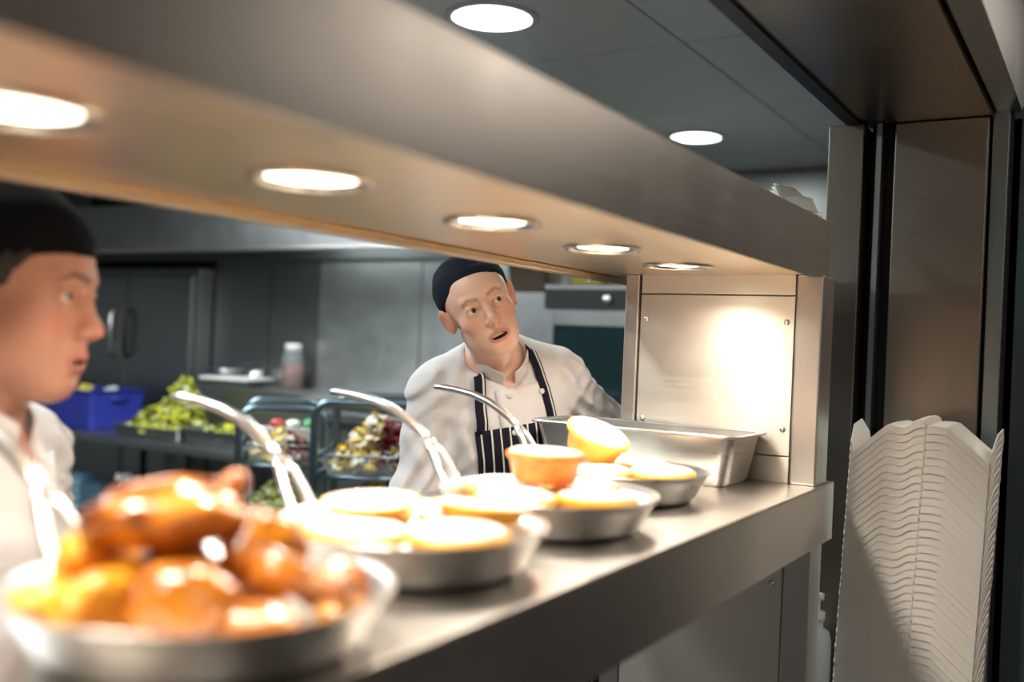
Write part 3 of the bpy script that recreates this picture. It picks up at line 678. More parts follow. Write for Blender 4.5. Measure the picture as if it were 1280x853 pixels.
def tubtray(tr, x, y, z, sx, sy, h, mats, hh, seed, label, bias=None, n=520, size=.018):
    t = food_tray(on(tr, x, y, z), sx, sy, h, tr.rotation_euler.z, film, label, 'tubs of salad on the trolleys', 'tub', 'salad_tub')
    heap('salad', t, mats, sx * .44, sy * .44, hh, .012, n, size, seed, bias)
rb = lambda u, v, q: (0 if v < -.1 and q.random() < .75 else (2 if q.random() < .5 else 1))
yb = lambda u, v, q: (0 if q.random() < .3 else (2 if v > -.3 and q.random() < .75 else 1))
tubtray(TA, -.06, .0, .838, .36, .27, .06, noods, .13, 41, 'tub of pale noodle salad on the third shelf of the noodle trolley')
tubtray(TA, -.06, .0, 0.558, .36, .27, .06, noods, .14, 42, 'tub of pale green shredded salad on a low shelf of the noodle trolley')
tubtray(TA, -.085, 0, 1.058, .26, .26, .05, reds, .10, 43, 'tub of red cabbage and onion salad on the top shelf of the noodle trolley', rb)
tubtray(TBo, -.05, .0, .838, .38, .36, .06, reds, .17, 44, 'tub of dark red and yellow salad on the third shelf of the red salad trolley', yb, 620)
tubtray(TBo, -.05, .0, 1.058, .38, .36, .05, reds, .19, 45, 'tub heaped with red, white and yellow salad, on top of its trolley', rb, 620)
tubtray(TBo, -.05, .0, .558, .38, .36, .06, greens, .13, 46, 'tub of green salad on a low shelf of the red salad trolley')
pbx = MB().box((-.045, -.12, 0), (.045, .12, .10)).build('white_carton', mat('dull_white_card', (.45, .45, .42), .6), None, bevel=.004, loc=on(TA, .14, 0, 1.0585)); pbx.rotation_euler.z = R_(43)
tag(pbx, 'dull white carton on the top shelf of the noodle trolley, under the packets', 'carton')
# packets lying on the rear table edge behind the first trolley
for k, (x, y, z, c, lab) in enumerate(((.14, .03, 1.195, (.50, .04, .03), 'small red packet standing on the noodle trolley'), (.14, -.10, 1.195, (.06, .36, .12), 'small green packet standing on the noodle trolley'), (.135, -.035, 1.192, (.72, .70, .64), 'white packet lying between the red and green packets'))):
    o = blob(60 + k, .028, .034, .020, .2, 14, 8).build('food_packet', mat('packet%d' % k, c, .35), None, loc=on(TA, x, y, z - .02)); tag(o, lab, 'packet', 'packets on the noodle trolley')

# oven and cabinet right of the cladding
ov = empty('combi_oven', (3.85, 1.70, FLOOR), 0, 'large steel oven with a dark glass door behind the chef in the striped apron', 'oven')
MB().box((-.25, -.34, 0.30), (.24, .34, 1.79)).build('oven_body', steel_dk, ov, bevel=.006)
for sx in (-.2, .2):
    for sy in (-.3, .3): MB().tube([(sx, sy, 0), (sx, sy, .30)], .02, 10).build('leg', black, ov, smooth=True)
df = MB()
df.box((-.285, -.33, .45), (-.253, -.27, 1.68)); df.box((-.285, .27, .45), (-.253, .33, 1.68)); df.box((-.285, -.27, .45), (-.253, .27, .52)); df.box((-.285, -.27, 1.62), (-.253, .27, 1.68))
dr = df.build('door', steel_dk, ov, bevel=.003)
MB().box((-.278, -.27, .52), (-.262, .27, 1.62)).build('door_glass', mat('dark_oven_glass', (.012, .03, .034), .08), dr)
MB().tube([(-.29, .30, .7), (-.32, .30, .72), (-.32, .30, 1.4), (-.29, .30, 1.42)], .010, 8).build('handle', chrome, dr, smooth=True)
MB().box((-.262, -.33, 1.69), (-.252, .33, 1.77)).build('control_panel', black, ov)
for k in range(3):
    m_ = MB().lathe([(.018, 0), (.018, .014), (.014, .016), (.0001, .017)], 16); m_.v = [(-.262 - p[2], p[0] - .2 + k * .12, p[1] + 1.73) for p in m_.v]; m_.build('knob', chrome, ov, smooth=True)
cb = empty('steel_cabinet', (3.87, 2.205, FLOOR), 0, 'narrow tall steel cabinet between the oven and the wall panels', 'cabinet')
MB().box((-.20, -.15, 0.0), (.225, .15, 1.76)).build('cabinet_body', steel_dk, cb, bevel=.004)
d_ = MB().box((-.222, -.145, .10), (-.203, .145, 1.74)).build('door', steel_dk, cb, bevel=.003); MB().box((-.24, -.13, .85), (-.222, -.115, 1.1)).build('handle', black, d_)
shelf_z = 1.79 + FLOOR
for k, (y, z, sx, sy, h, c, lab) in enumerate(((1.91, shelf_z, .2, .18, .16, (.30, .24, .03), 'mustard yellow plastic tub on top of the oven'), (1.74, shelf_z, .18, .13, .19, (.10, .13, .03), 'dark green tub on top of the oven beside the mustard one'),
        (1.585, shelf_z, .16, .12, .15, (.48, .54, .56), 'pale blue white tub at the far end on top of the oven'), (2.20, shelf_z - .03, .22, .2, .17, (.07, .05, .03), 'dark brown tub on top of the narrow steel cabinet'))):
    t = empty('storage_tub', (3.80, y, z), 0.05 * k, lab, 'tub', 'tubs above the oven')
    mm = mat('tub_plastic%d' % k, c, .4); tub_mesh(sx / 2, sy / 2, h, .012, .004, .02, .003).build('tub_body', mm, t)
    MB().box((-sx / 2 - .008, -sy / 2 - .008, h + .001), (sx / 2 + .008, sy / 2 + .008, h + .014)).build('lid', mm, t, bevel=.004)

# shelf with blue crates, seen through the gap beside the gantry post
sr = empty('storage_shelf', (3.75, 0.965, FLOOR), 0, 'steel storage shelf carrying two blue crates, seen through the gap by the gantry post', 'shelf')
for z in (0.55, 1.0, 1.35): MB().box((-.2, -.19, z), (.2, .19, z + .02)).build('shelf_board', steel_dk, sr)
for sx in (-.19, .19):
    for sy in (-.18, .18): MB().tube([(sx, sy, 0), (sx, sy, 1.8)], .012, 8).build('upright', black, sr, smooth=True)
crate((3.75, 0.965, 1.02 + FLOOR), .34, .32, .26, 0, mat('light_blue_plastic', (.10, .30, .50), .4), 'light blue crate on the middle board of the storage shelf', 'blue crates on the storage shelf')
crate((3.75, 0.965, 1.37 + FLOOR), .34, .32, .33, 0, mat('deep_blue_plastic', (.012, .07, .20), .4), 'deep blue crate on the top board of the storage shelf', 'blue crates on the storage shelf')
# bottles on a wall shelf in the passage
ps = empty('wall_shelf', (4.10, 0.36, 1.20), 0, 'small dark shelf on the blue passage wall', 'shelf')
MB().box((-.08, -.35, -.02), (.1, .25, 0)).build('shelf_board', steel_dk, ps)
for sy in (-.3, .2): MB().box((0.0, sy, -.12), (.1, sy + .02, -.02)).build('bracket', black, ps)
bottle('cleaning_bottle', (4.08, 0.285, 1.20), [(.0001, 0), (.04, 0), (.042, .01), (.042, .14), (.015, .19), (.014, .2)], mat('yellow_bottle', (.55, .5, .05), .35), 'yellow bottle on the shelf in the passage', ([(.017, .198), (.017, .225), (.0001, .227)], white_p), 'bottles in the passage')
bottle('cleaning_bottle', (4.08, 0.175, 1.20), [(.0001, 0), (.04, 0), (.042, .01), (.042, .17), (.015, .22), (.014, .23)], mat('blue_bottle', (.04, .2, .55), .35), 'blue bottle on the shelf in the passage', ([(.017, .228), (.017, .255), (.0001, .257)], white_p), 'bottles in the passage')
# ------------------------------------------------------------------ the two chefs
class Field:
    """signed distance field on a rectilinear grid, meshed by surface nets"""
    def __init__(s, xs, ys, zs):
        s.ax = [np.asarray(a, np.float32) for a in (xs, ys, zs)]
        s.V = np.full([len(a) for a in s.ax], 1.0, np.float32)
    def block(s, c, rad):
        sl = []
        for a, q in zip(s.ax, c):
            i0 = max(0, int(np.searchsorted(a, q - rad)) - 2); i1 = min(len(a), int(np.searchsorted(a, q + rad)) + 2)
            sl.append(slice(i0, i1))
        return tuple(sl)
    def pts(s, sl): return np.meshgrid(*[a[q] for a, q in zip(s.ax, sl)], indexing='ij')
    def put(s, fn, c, rad, k=0.01, op='add'):
        sl = s.block(c, rad + max(k, .004) * 2)
        if any(q.stop - q.start < 2 for q in sl): return
        d = fn(*s.pts(sl)); V = s.V[sl]
        if op == 'add':
            h = np.clip(.5 + .5 * (V - d) / k, 0, 1); s.V[sl] = V * (1 - h) + d * h - k * h * (1 - h)
        elif op == 'sub':
            h = np.clip(.5 - .5 * (V + d) / k, 0, 1); s.V[sl] = V * (1 - h) - d * h + k * h * (1 - h)
    def clip(s, fn): s.V = np.maximum(s.V, fn(*s.pts((slice(None),) * 3)))
    def mesh(s):
        V = s.V; S = V < 0; nx, ny, nz = V.shape
        cnt = np.zeros((nx-1, ny-1, nz-1), np.int8)
        for i in (0, 1):
            for j in (0, 1):
                for k in (0, 1): cnt += S[i:nx-1+i, j:ny-1+j, k:nz-1+k]
        act = (cnt > 0) & (cnt < 8); I, J, K = np.nonzero(act); n = len(I)
        idx = np.full(act.shape, -1, np.int32); idx[I, J, K] = np.arange(n)
        acc = np.zeros((n, 3)); num = np.zeros(n); X, Y, Z = [a.astype(np.float64) for a in s.ax]
        cs = [(i, j, k) for i in (0, 1) for j in (0, 1) for k in (0, 1)]
        for a in cs:
            for b in cs:
                if sum(b) - sum(a) == 1 and all(q >= p for p, q in zip(a, b)):
                    va = V[I+a[0], J+a[1], K+a[2]].astype(float); vb = V[I+b[0], J+b[1], K+b[2]].astype(float)
                    m = (va < 0) != (vb < 0); t = np.where(m, va / np.where(m, va - vb, 1), 0)
                    pa = np.stack([X[I+a[0]], Y[J+a[1]], Z[K+a[2]]], 1); pb = np.stack([X[I+b[0]], Y[J+b[1]], Z[K+b[2]]], 1)
                    acc += np.where(m[:, None], pa + (pb - pa) * t[:, None], 0); num += m
        P = acc / num[:, None]; F = []
        for d in range(3):
            e = [slice(None)] * 3; g = [slice(None)] * 3
            e[d] = slice(0, -1); g[d] = slice(1, None)
            A = S[tuple(e)]; B = S[tuple(g)]
            c = np.zeros_like(A); inner = [slice(1, -1)] * 3; inner[d] = slice(None)
            c[tuple(inner)] = (A != B)[tuple(inner)]
            i, j, k = np.nonzero(c); fl = A[i, j, k]
            o = {0: ((0,-1,-1),(0,0,-1),(0,0,0),(0,-1,0)), 1: ((-1,0,-1),(-1,0,0),(0,0,0),(0,0,-1)), 2: ((-1,-1,0),(0,-1,0),(0,0,0),(-1,0,0))}[d]
            q = np.stack([idx[i+u, j+v, k+w_] for u, v, w_ in o], 1)
            q[~fl] = q[~fl][:, ::-1]; F.append(q)
        return P, np.concatenate(F)

def np_obj(name, P, F, m, parent, smooth=True):
    me = bpy.data.meshes.new(name); me.from_pydata([tuple(p) for p in P], [], [tuple(int(i) for i in f) for f in F])
    for mm in (m if isinstance(m, (list, tuple)) else [m]): me.materials.append(mm)
    me.polygons.foreach_set('use_smooth', [smooth] * len(me.polygons)); me.update()
    o = bpy.data.objects.new(name, me); COL.objects.link(o); o.parent = parent; return o

class Frame:
    def __init__(s, pos=(0, 0, 0), rot=None, k=1.0):
        s.p = np.array(pos, float); s.R = np.array(rot if rot is not None else np.eye(3), float); s.k = k
    def to(s, X, Y, Z):       # to local
        x, y, z = X - s.p[0], Y - s.p[1], Z - s.p[2]; R = s.R
        return tuple((R[0][i] * x + R[1][i] * y + R[2][i] * z) / s.k for i in range(3))
    def out(s, p): return s.R @ (np.array(p, float) * s.k) + s.p

def ell(F, fr, c, r, k=0.01, op='add', rot=None):
    R = np.array(Euler(rot).to_matrix()) if rot else None
    def fn(X, Y, Z):
        x, y, z = fr.to(X, Y, Z); x, y, z = x - c[0], y - c[1], z - c[2]
        if R is not None: x, y, z = R[0][0]*x + R[1][0]*y + R[2][0]*z, R[0][1]*x + R[1][1]*y + R[2][1]*z, R[0][2]*x + R[1][2]*y + R[2][2]*z
        k0 = np.sqrt((x/r[0])**2 + (y/r[1])**2 + (z/r[2])**2); k1 = np.sqrt((x/r[0]**2)**2 + (y/r[1]**2)**2 + (z/r[2]**2)**2)
        return (k0 * (k0 - 1) / np.maximum(k1, 1e-6)) * fr.k
    F.put(fn, fr.out(c), max(r) * fr.k, k * fr.k, op)
def cap(F, fr, a, b, ra, rb, k=0.01, op='add'):
    a = np.array(a, float); b = np.array(b, float); ab = b - a; L2 = ab @ ab
    def fn(X, Y, Z):
        x, y, z = fr.to(X, Y, Z)
        t = np.clip(((x-a[0])*ab[0] + (y-a[1])*ab[1] + (z-a[2])*ab[2]) / L2, 0, 1)
        return (np.sqrt((x-a[0]-t*ab[0])**2 + (y-a[1]-t*ab[1])**2 + (z-a[2]-t*ab[2])**2) - (ra + (rb - ra) * t)) * fr.k
    F.put(fn, fr.out((a + b) / 2), (math.sqrt(L2) / 2 + max(ra, rb)) * fr.k, k * fr.k, op)

def axis(c, fine, fr_, lo, hi, coarse):
    """grid axis: fine near c, growing coarser outside"""
    a = list(np.arange(c - fr_, c + fr_, fine)); st = fine; x = a[0]
    while x > lo: st = min(coarse, st * 1.35); x -= st; a.insert(0, x)
    st = fine; x = a[-1]
    while x < hi: st = min(coarse, st * 1.35); x += st; a.append(x)
    return a

EYE = (0.0315, -0.0775, 0.001); EYE_R = 0.0125
def head_shape(F, h, q):
    """adult head: face towards -y, ear centres at the origin; q holds what makes each face its own"""
    e = lambda *a, **k: ell(F, h, *a, **k); c = lambda *a, **k: cap(F, h, *a, **k)
    ch, jw = q['chin'], q['jaw']
    e((0, 0.014, 0.040), (0.075, 0.096, 0.080), 0.01)
    e((0, -0.028, 0.020), (0.066, 0.066, 0.070), 0.03)
    e((0, -0.030, -0.040), (q.get('fw', .057), 0.059, 0.080), 0.03)
    e((0, -0.066, ch + .014), (0.024, 0.021, 0.019), 0.030)
    e((0, -0.060, -0.070), (0.036, 0.034, 0.034), 0.025)
    for s in (-1, 1):
        e((s * jw, -0.012, -0.062), (0.013, 0.030, 0.022), 0.030)
        c((s * jw, -0.010, -0.072), (s * 0.018, -0.066, ch + .012), 0.012, 0.013, 0.022)
        e((s * 0.046, -0.060, -0.026), (0.015, 0.018, 0.014), 0.030)
        e((s * (q["jaw"] - .008), -0.050, -0.056), (0.016, 0.023, 0.028), 0.030)
        c((s * 0.010, -0.0915, 0.021), (s * 0.042, -0.078, 0.026), 0.0065, 0.006, 0.014)
    # eye sockets
    for s in (-1, 1):
        e((s * 0.030, -0.101, 0.002), (0.017, 0.017, 0.0125), 0.014, 'sub')
        e((s * 0.014, -0.100, -0.001), (0.007, 0.012, 0.010), 0.010, 'sub')
    # nose
    c((0, -0.086, 0.012), (0, -0.1035, -0.024), 0.0075, 0.0088, 0.012)
    e((0, -0.108, -0.0335), (0.0105, 0.0115, 0.0095), 0.010)
    for s in (-1, 1):
        e((s * 0.0115, -0.0985, -0.0375), (0.0072, 0.0100, 0.0075), 0.006)
    c((0, -0.105, -0.040), (0, -0.093, -0.0455), 0.0048, 0.004, 0.006)
    for s in (-1, 1):
        e((s * 0.0068, -0.1035, -0.0445), (0.0040, 0.0052, 0.0042), 0.003, 'sub')
    # mouth
    mo = q['mouth']
    e((0, -0.085, -0.068), (0.026, 0.013, 0.016), 0.012)
    c((0, -0.0965, -0.052), (0, -0.098, -0.058), 0.0035, 0.003, 0.008)
    zu, zl = -0.0655 + mo * .15, -0.0745 - mo * .85
    for s in (-1, 1):
        c((s * 0.002, -0.0985, zu), (s * 0.023, -0.0855, zu - 0.0055), 0.0049, 0.0026, 0.005)
        c((s * 0.002, -0.0955, zl), (s * 0.021, -0.0850, zl + 0.0060 + mo * .25), 0.0058, 0.0028, 0.005)
    zm = (zu + zl) / 2 - .0006
    e((0, -0.098, zm), (0.0195, 0.026, 0.0021 + mo * .52), 0.003, 'sub')
    e((0, -0.099, zl - 0.0125), (0.018, 0.008, 0.005), 0.010, 'sub')      # dip above the chin
    # eyelids around the eyeballs, then the opening
    for s in (-1, 1):
        ex, ey, ez = s * EYE[0], EYE[1], EYE[2]
        e((ex, ey, ez), (0.0152, 0.0145, 0.0145), 0.006)
        op = q['eye']
        e((ex, ey - 0.013, ez + 0.0004), (0.0130, 0.020, op), 0.0022, 'sub', rot=(0, s * .10, 0))
        c((ex - s * .012, ey - .0120, ez + op + .0036), (ex + s * .012, ey - .0090, ez + op + .0026), 0.0022, 0.002, 0.004)   # lid fold
    # ears
    er = q['ear']
    for s in (-1, 1):
        e((s * 0.0755 * er, 0.012, 0.002), (0.0075, 0.0195, 0.0310), 0.006, rot=(0.15, s * 0.18, s * -0.42))
        e((s * 0.0700, 0.003, -0.004), (0.012, 0.010, 0.018), 0.010)
        e((s * 0.0715 * er, 0.008, -0.022), (0.007, 0.010, 0.010), 0.008)
        e((s * 0.0845 * er, 0.006, 0.003), (0.0062, 0.0095, 0.0170), 0.005, 'sub', rot=(0.15, s * 0.18, s * -0.42))
    # back of the skull flows into the neck
    e((0, 0.045, -0.035), (0.052, 0.045, 0.050), 0.03)

def skin_colors(o, h, q):
    P = np.empty(len(o.data.vertices) * 3); o.data.vertices.foreach_get('co', P); P = P.reshape(-1, 3)
    x, y, z = h.to(P[:, 0], P[:, 1], P[:, 2]); ax_ = np.abs(x)
    C = np.tile(np.array(q['skin'], float), (len(P), 1))
    def mix(m, col):
        m = np.clip(m, 0, 1)[:, None]; C[:] = C * (1 - m) + np.array(col) * m
    g = lambda a, s: np.exp(-(a / s) ** 2)
    face = (y < -0.03) & (z > -.16) & (z < .12)
    mix(.55 * g(ax_ - .046, .020) * g(z + .030, .020) * face, q['blush'])
    mix(.5 * g(x, .014) * g(z + .034, .014) * (y < -.09), q['blush'])
    mix(.75 * (ax_ > .074) * (y > -.02) * (z < .045) * (z > -.05), q['blush'])
    mo = q['mouth']; zu, zl = -0.0655 + mo * .15, -0.0745 - mo * .85; zm = (zu + zl) / 2; hh = (zu - zl) / 2 + .0062
    wz = np.abs(z - zm + .10 * ax_ * 0) / (hh * np.sqrt(np.clip(1 - (ax_ / .0275) ** 2, 0.02, 1)))
    mix(.9 * np.clip((1.06 - wz) / .18, 0, 1) * (ax_ < .027) * (y < -.070), q['lip'])
    mix(.97 * (np.abs(z - zm) < hh - .0060) * (ax_ < .020) * (y > -.0915) * (y < -.04) * (ax_ < .024), (0.10, 0.02, 0.015))
    zb_ = .0215 + .0055 * np.clip((ax_ - .012) / .02, 0, 1) - .010 * np.clip((ax_ - .036) / .016, 0, 1)
    mix(q['brow_a'] * g(z - zb_ - q.get('brow_up', 0), .0042 - .04 * np.clip(ax_ - .03, 0, .03)) * (ax_ > .010) * np.clip((.052 - ax_) / .006, 0, 1) * (y < -.05), q['brow'])
    mix(.30 * g(z + .100, .030) * (y < .0) * (ax_ < .07) * q['stubble'], q['beard'])
    mix(.30 * g(z + .056, .008) * g(x, .022) * (y < -.06) * q['stubble'], q['beard'])
    mix(.35 * g(ax_ - .031, .016) * g(z + .008, .010) * (y < -.06), q['undereye'])
    hr = np.clip((y + q.get('hair_y', .035) + q.get('hair_k', .25) * np.clip(.05 - z, 0, .1)) / .02, 0, 1) * np.clip((z + .045) / .02, 0, 1) * (ax_ < .0745)
    mix(q['hair_a'] * hr, q['hair'])
    a = o.data.color_attributes.new('skin', 'FLOAT_COLOR', 'POINT')
    a.data.foreach_set('color', np.concatenate([C, np.ones((len(P), 1))], 1).ravel())

def make_eye(parent, h, side, gaze, iris_m):
    c = h.out((side * EYE[0], EYE[1], EYE[2])); r = EYE_R * h.k
    d = Vector(h.R @ np.array(gaze)).normalized()
    n = 28; m = MB(); rings = [0, .16, .20, .46, .50, .9, 1.3, 1.8, 2.3, 2.8, math.pi]
    vs = [Vector((0, 0, 1)) * r * 1.02]; fs = []; mi = []
    for t in rings[1:-1]:
        b = 1.025 if t < .3 else (1.01 if t < .52 else 1.0)
        for j in range(n):
            a = 2 * math.pi * j / n; vs.append(Vector((math.sin(t) * math.cos(a), math.sin(t) * math.sin(a), math.cos(t))) * r * b)
    vs.append(Vector((0, 0, -r)))
    for j in range(n): m.cm = 2; fs.append((0, 1 + j, 1 + (j+1) % n)); mi.append(2)
    for i in range(len(rings) - 3):
        k_ = 2 if i < 1 else (1 if i < 3 else 0)
        for j in range(n): fs.append((1+i*n+j, 1+(i+1)*n+j, 1+(i+1)*n+(j+1) % n, 1+i*n+(j+1) % n)); mi.append(k_)
    b0 = 1 + (len(rings) - 3) * n
    for j in range(n): fs.append((b0 + (j+1) % n, b0 + j, len(vs) - 1)); mi.append(0)
    Q = d.to_track_quat('Z', 'Y').to_matrix()
    m.add([Q @ p for p in vs], fs); m.m = mi
    o = m.build('eye', [mat('eye_white', (0.72, 0.68, 0.64), 0.15), iris_m, mat('pupil', (0.006, 0.006, 0.006), 0.05)], parent, smooth=True, loc=tuple(c))
    return o

def hand_mesh(side, wrist, direc, curl=0.5):
    """relaxed hand: palm, four unequal fingers with knuckle bends and a thumb"""
    F = Field(np.arange(-.06, .06, .0032), np.arange(-.05, .07, .0032), np.arange(-.21, .02, .0032)); fr = Frame()
    cap(F, fr, (0, 0, .01), (0, 0, -.02), .024, .026, .01)
    ell(F, fr, (0, 0, -.055), (.041, .016, .050), .012)
    for i, (x, L, r) in enumerate(((-.030, .070, .0080), (-.010, .080, .0085), (.010, .075, .0084), (.029, .060, .0075))):
        p = np.array((x, 0, -.090)); ang = 0.12 + curl * .3
        for seg, sl in enumerate((.45, .32, .23)):
            nx_ = p + np.array((x * .10, -math.sin(ang), -math.cos(ang))) * L * sl
            cap(F, fr, p, nx_, r * (1 - .08 * seg), r * (1 - .08 * (seg + 1)), .004 if seg else .006); p = nx_; ang += curl * .7
    t0 = np.array((-.030 * 1, -.006, -.035)); t1 = t0 + (-.024, -.014, -.030); t2 = t1 + (-.006, -.010, -.028)
    cap(F, fr, t0, t1, .012, .0105, .008); cap(F, fr, t1, t2, .0100, .0085, .004)
    P, Q = F.mesh(); P[:, 0] *= side
    if side < 0: Q = Q[:, ::-1]
    d = Vector(direc).normalized(); R = np.array(d.to_track_quat('-Z', 'Y').to_matrix())
    return P @ R.T + np.array(wrist), Q

def person(root, H, q, neck, arms, S, lean=0.0, sh_w=.178):
    """body in one mesh (head, neck, trunk, limbs) with hands, then the clothes fitted round it"""
    hp = H.p
    xs = axis(hp[0], .0024, .115 * H.k, -.52, .62, .016); ys = axis(hp[1], .0024, .135 * H.k, -.50, .40, .016); zs = axis(hp[2], .0024, .155 * H.k, -.01, hp[2] + .2, .018)
    F = Field(xs, ys, zs); B = Frame((0, 0, 0), None, S); TR = rot3(0, lean, 0)
    T = Frame(np.array(neck) - TR @ np.array((0, 0, 1.46 * S)), TR, S)   # T: trunk, hung from the neck base
    hl = lambda p: tuple(TR.T @ (np.array(H.out(p)) - T.p) / S)
    # trunk
    def trunk(F, o=0.0, kk=.04, lower=True):
        ell(F, T, (0, .012, 1.27), (.158 + o, .108 + o, .20 + o), kk)
        cap(F, T, (-sh_w * .84, .018, 1.390), (sh_w * .84, .018, 1.390), .052 + o, .052 + o, kk)
        for s in (-1, 1): cap(F, T, (s * .03, .025, 1.462), (s * .14, .020, 1.412), .046 + o, .046 + o, kk)
        ell(F, T, (0, .01, 1.06), (.148 + o, .108 + o, .20 + o), kk)
        if lower: ell(F, T, (0, .014, .93), (.160 + o, .112 + o, .13 + o), kk)
    trunk(F)
    def limbs(F, o=0.0, kk=.03):
        for s, (el, wr) in zip((-1, 1), arms):
            sh = (s * sh_w, .018, 1.385)
            cap(F, T, sh, el, .050 + o, .042 + o, kk); cap(F, T, el, wr, .041 + o, .027 + o * .8, kk)
    limbs(F)
    hip = {s: T.out((s * .088, .01, .9)) for s in (-1, 1)}; hip0 = (hip[1][2] + hip[-1][2]) / 2
    for s in (-1, 1):
        cap(F, B, tuple(hip[s] / S), (s * .10, .0, .50), .080, .055, .03); cap(F, B, (s * .10, 0, .50), (s * .10, .03, .10), .052, .036, .02)
        cap(F, B, (s * .10, .03, .075), (s * .115, -.13, .035), .036, .028, .02)
    # neck between trunk and head
    cap(F, T, (0, .022, 1.43), hl((0, q.get('ny', .026), -.060)), .060, q.get('nr', .053), .025)
    for s in (-1, 1): cap(F, T, (s * .018, -.035, 1.435), hl((s * .050, .018, -.050)), .013, .015, .022)
    ell(F, T, tuple(np.array(hl((0, -.012, -.115))) * .55 + np.array((0, -.03, 1.44)) * .45), (.012, .012, .018), .02)
    head_shape(F, H, q)
    P, Q = F.mesh(); base = len(P); parts = [(P, Q)]
    for s, (el, wr) in zip((-1, 1), arms):
        w_ = T.out(wr); d = np.array(wr) - np.array(el)
        hP, hQ = hand_mesh(s, w_, d); parts.append((hP, hQ + base)); base += len(hP)
    P = np.concatenate([a for a, _ in parts]); Q = np.concatenate([b for _, b in parts])
    body = np_obj('body', P, Q, q['skin_m'], root); skin_colors(body, H, q)
    for s in (-1, 1): make_eye(root, H, s, q['gaze'], q['iris'])
    # teeth, an arc just inside the mouth
    mo = q['mouth']; zt = -0.0675 + mo * .05; tm = MB()
    for kx in range(-4, 4):
        a, b = (kx + .06) * .0042, (kx + .94) * .0042
        ya, yb_ = -.0895 + 11 * a * a, -.0895 + 11 * b * b
        pts = [H.out(p) for p in ((a, ya, zt - .0062), (b, yb_, zt - .0062), (b, yb_, zt + .003), (a, ya, zt + .003), (a, ya + .004, zt - .0058), (b, yb_ + .004, zt - .0058), (b, yb_ + .004, zt + .003), (a, ya + .004, zt + .003))]
        tm.add(pts, [(0, 1, 2, 3), (5, 4, 7, 6), (0, 4, 5, 1), (3, 2, 6, 7), (0, 3, 7, 4), (1, 5, 6, 2)])
    tm.build('teeth', mat('teeth', (0.74, 0.66, 0.52), 0.25), root)
    # cap: shell over the skull, cut by a tilted plane
    ca = q['cap']
    G = Field(np.arange(-.12, .12, .0026), np.arange(-.13, .16, .0026), np.arange(-.06, .15, .0026)); fr = Frame()
    for (cc, rr) in ca['ell']: ell(G, fr, cc, rr, .03)
    raw = G.V.copy(); X, Y, Z = G.pts((slice(None),) * 3)
    pl_ = (ca['z'] + ca['slope'] * (Y + .09) - Z) / math.hypot(1, ca['slope'])
    G.V = np.maximum(G.V, pl_)                       # keep above the plane
    band = np.clip(1 - np.abs(-pl_ - .016) / .016, 0, 1); G.V -= .0012 * (band > .02)
    fold = .0016 * np.sin(90 * Z + 40 * X) * np.sin(55 * Y + 2) * (Z > .06)
    G.V = np.maximum(G.V + fold, -(raw + .0075))
    P, Q = G.mesh(); P = np.array([H.out(p) for p in P]); np_obj('cap', P, Q, q['cap_m'], root)
    # hair below the cap
    G = Field(np.arange(-.10, .10, .003), np.arange(-.11, .14, .003), np.arange(-.07, .13, .003)); hp_ = q['hair_shell']
    ell(G, fr, (0, 0.014, 0.040), (0.075 + hp_, 0.096 + hp_, 0.080 + hp_), .01); ell(G, fr, (0, .045, -.02), (.055 + hp_, .05 + hp_, .055), .03)
    X, Y, Z = G.pts((slice(None),) * 3)
    G.V = np.maximum(G.V, q['hair_front'] + .30 * np.clip(.05 - Z, 0, .2) - .55 * np.clip(Z - .02, 0, .06) - Y); G.V = np.maximum(G.V, q['hair_low'] - .25 * np.clip(Y - .02, 0, .1) - Z)
    G.V += .0016 * np.sin(260 * X) * np.sin(240 * Y + 90 * Z)
    earcut = np.sqrt(((Y - .010) / .022) ** 2 + ((Z + .002) / .034) ** 2) - 1
    G.V = np.maximum(G.V, -(earcut * .02))
    P, Q = G.mesh()
    if len(P): P = np.array([H.out(p) for p in P]); np_obj('hair', P, Q, q['hair_m'], root)
    # jacket
    J = Field(np.arange(-.50, .60, .006), np.arange(-.40, .36, .006), np.arange(T.p[2] + .80 * S, T.p[2] + 1.56 * S, .006))
    trunk(J, .010, .045); ell(J, T, (0, .01, .90), (.180, .132, .16), .06)
    for s, (el, wr) in zip((-1, 1), arms):
        sh = np.array((s * (sh_w - .004), .018, 1.378)); el = np.array(el); wr = np.array(wr)
        cap(J, T, sh, el, .060, .058, .045); cap(J, T, el, wr, .057, .044, .04)
        cap(J, T, wr, wr + (wr - el) * .02, .046, .046, .01)
    cap(J, T, (0, .018, 1.43), hl((0, .026, -.060)), .066, .080, .012, 'sub')
    ell(J, T, (0, -.066, 1.455), (.050, .058, .064), .012, 'sub')
    X, Y, Z = J.pts((slice(None),) * 3)
    J.V = np.maximum(J.V, T.p[2] + .84 * S - Z)
    x_, y_, z_ = T.to(X, Y, Z)
    side = np.clip((np.abs(x_) - .10) / .08, 0, 1)
    wv = lambda t: (.5 + .5 * np.cos(2 * t)) ** 1.6          # rounded ridges
    wx = x_ + .020 * np.sin(13 * z_ + 7 * x_) + .012 * np.sin(29 * z_ - 11 * y_); wz = z_ + .016 * np.sin(15 * x_ + 4 * y_) + .008 * np.sin(37 * x_)
    sd_ = np.clip((np.abs(x_) - .09) / .09, 0, 1); low = np.clip((1.36 - z_) / .10, 0, 1)
    flat_ = np.clip((np.abs(x_ - .02) - .05) / .06, .25, 1)
    fold = -.0075 * wv(52 * (wz * .8 + np.abs(wx) * .9)) * sd_ - .0062 * wv(60 * (wx + .22 * wz)) * (.40 + .60 * low) * flat_
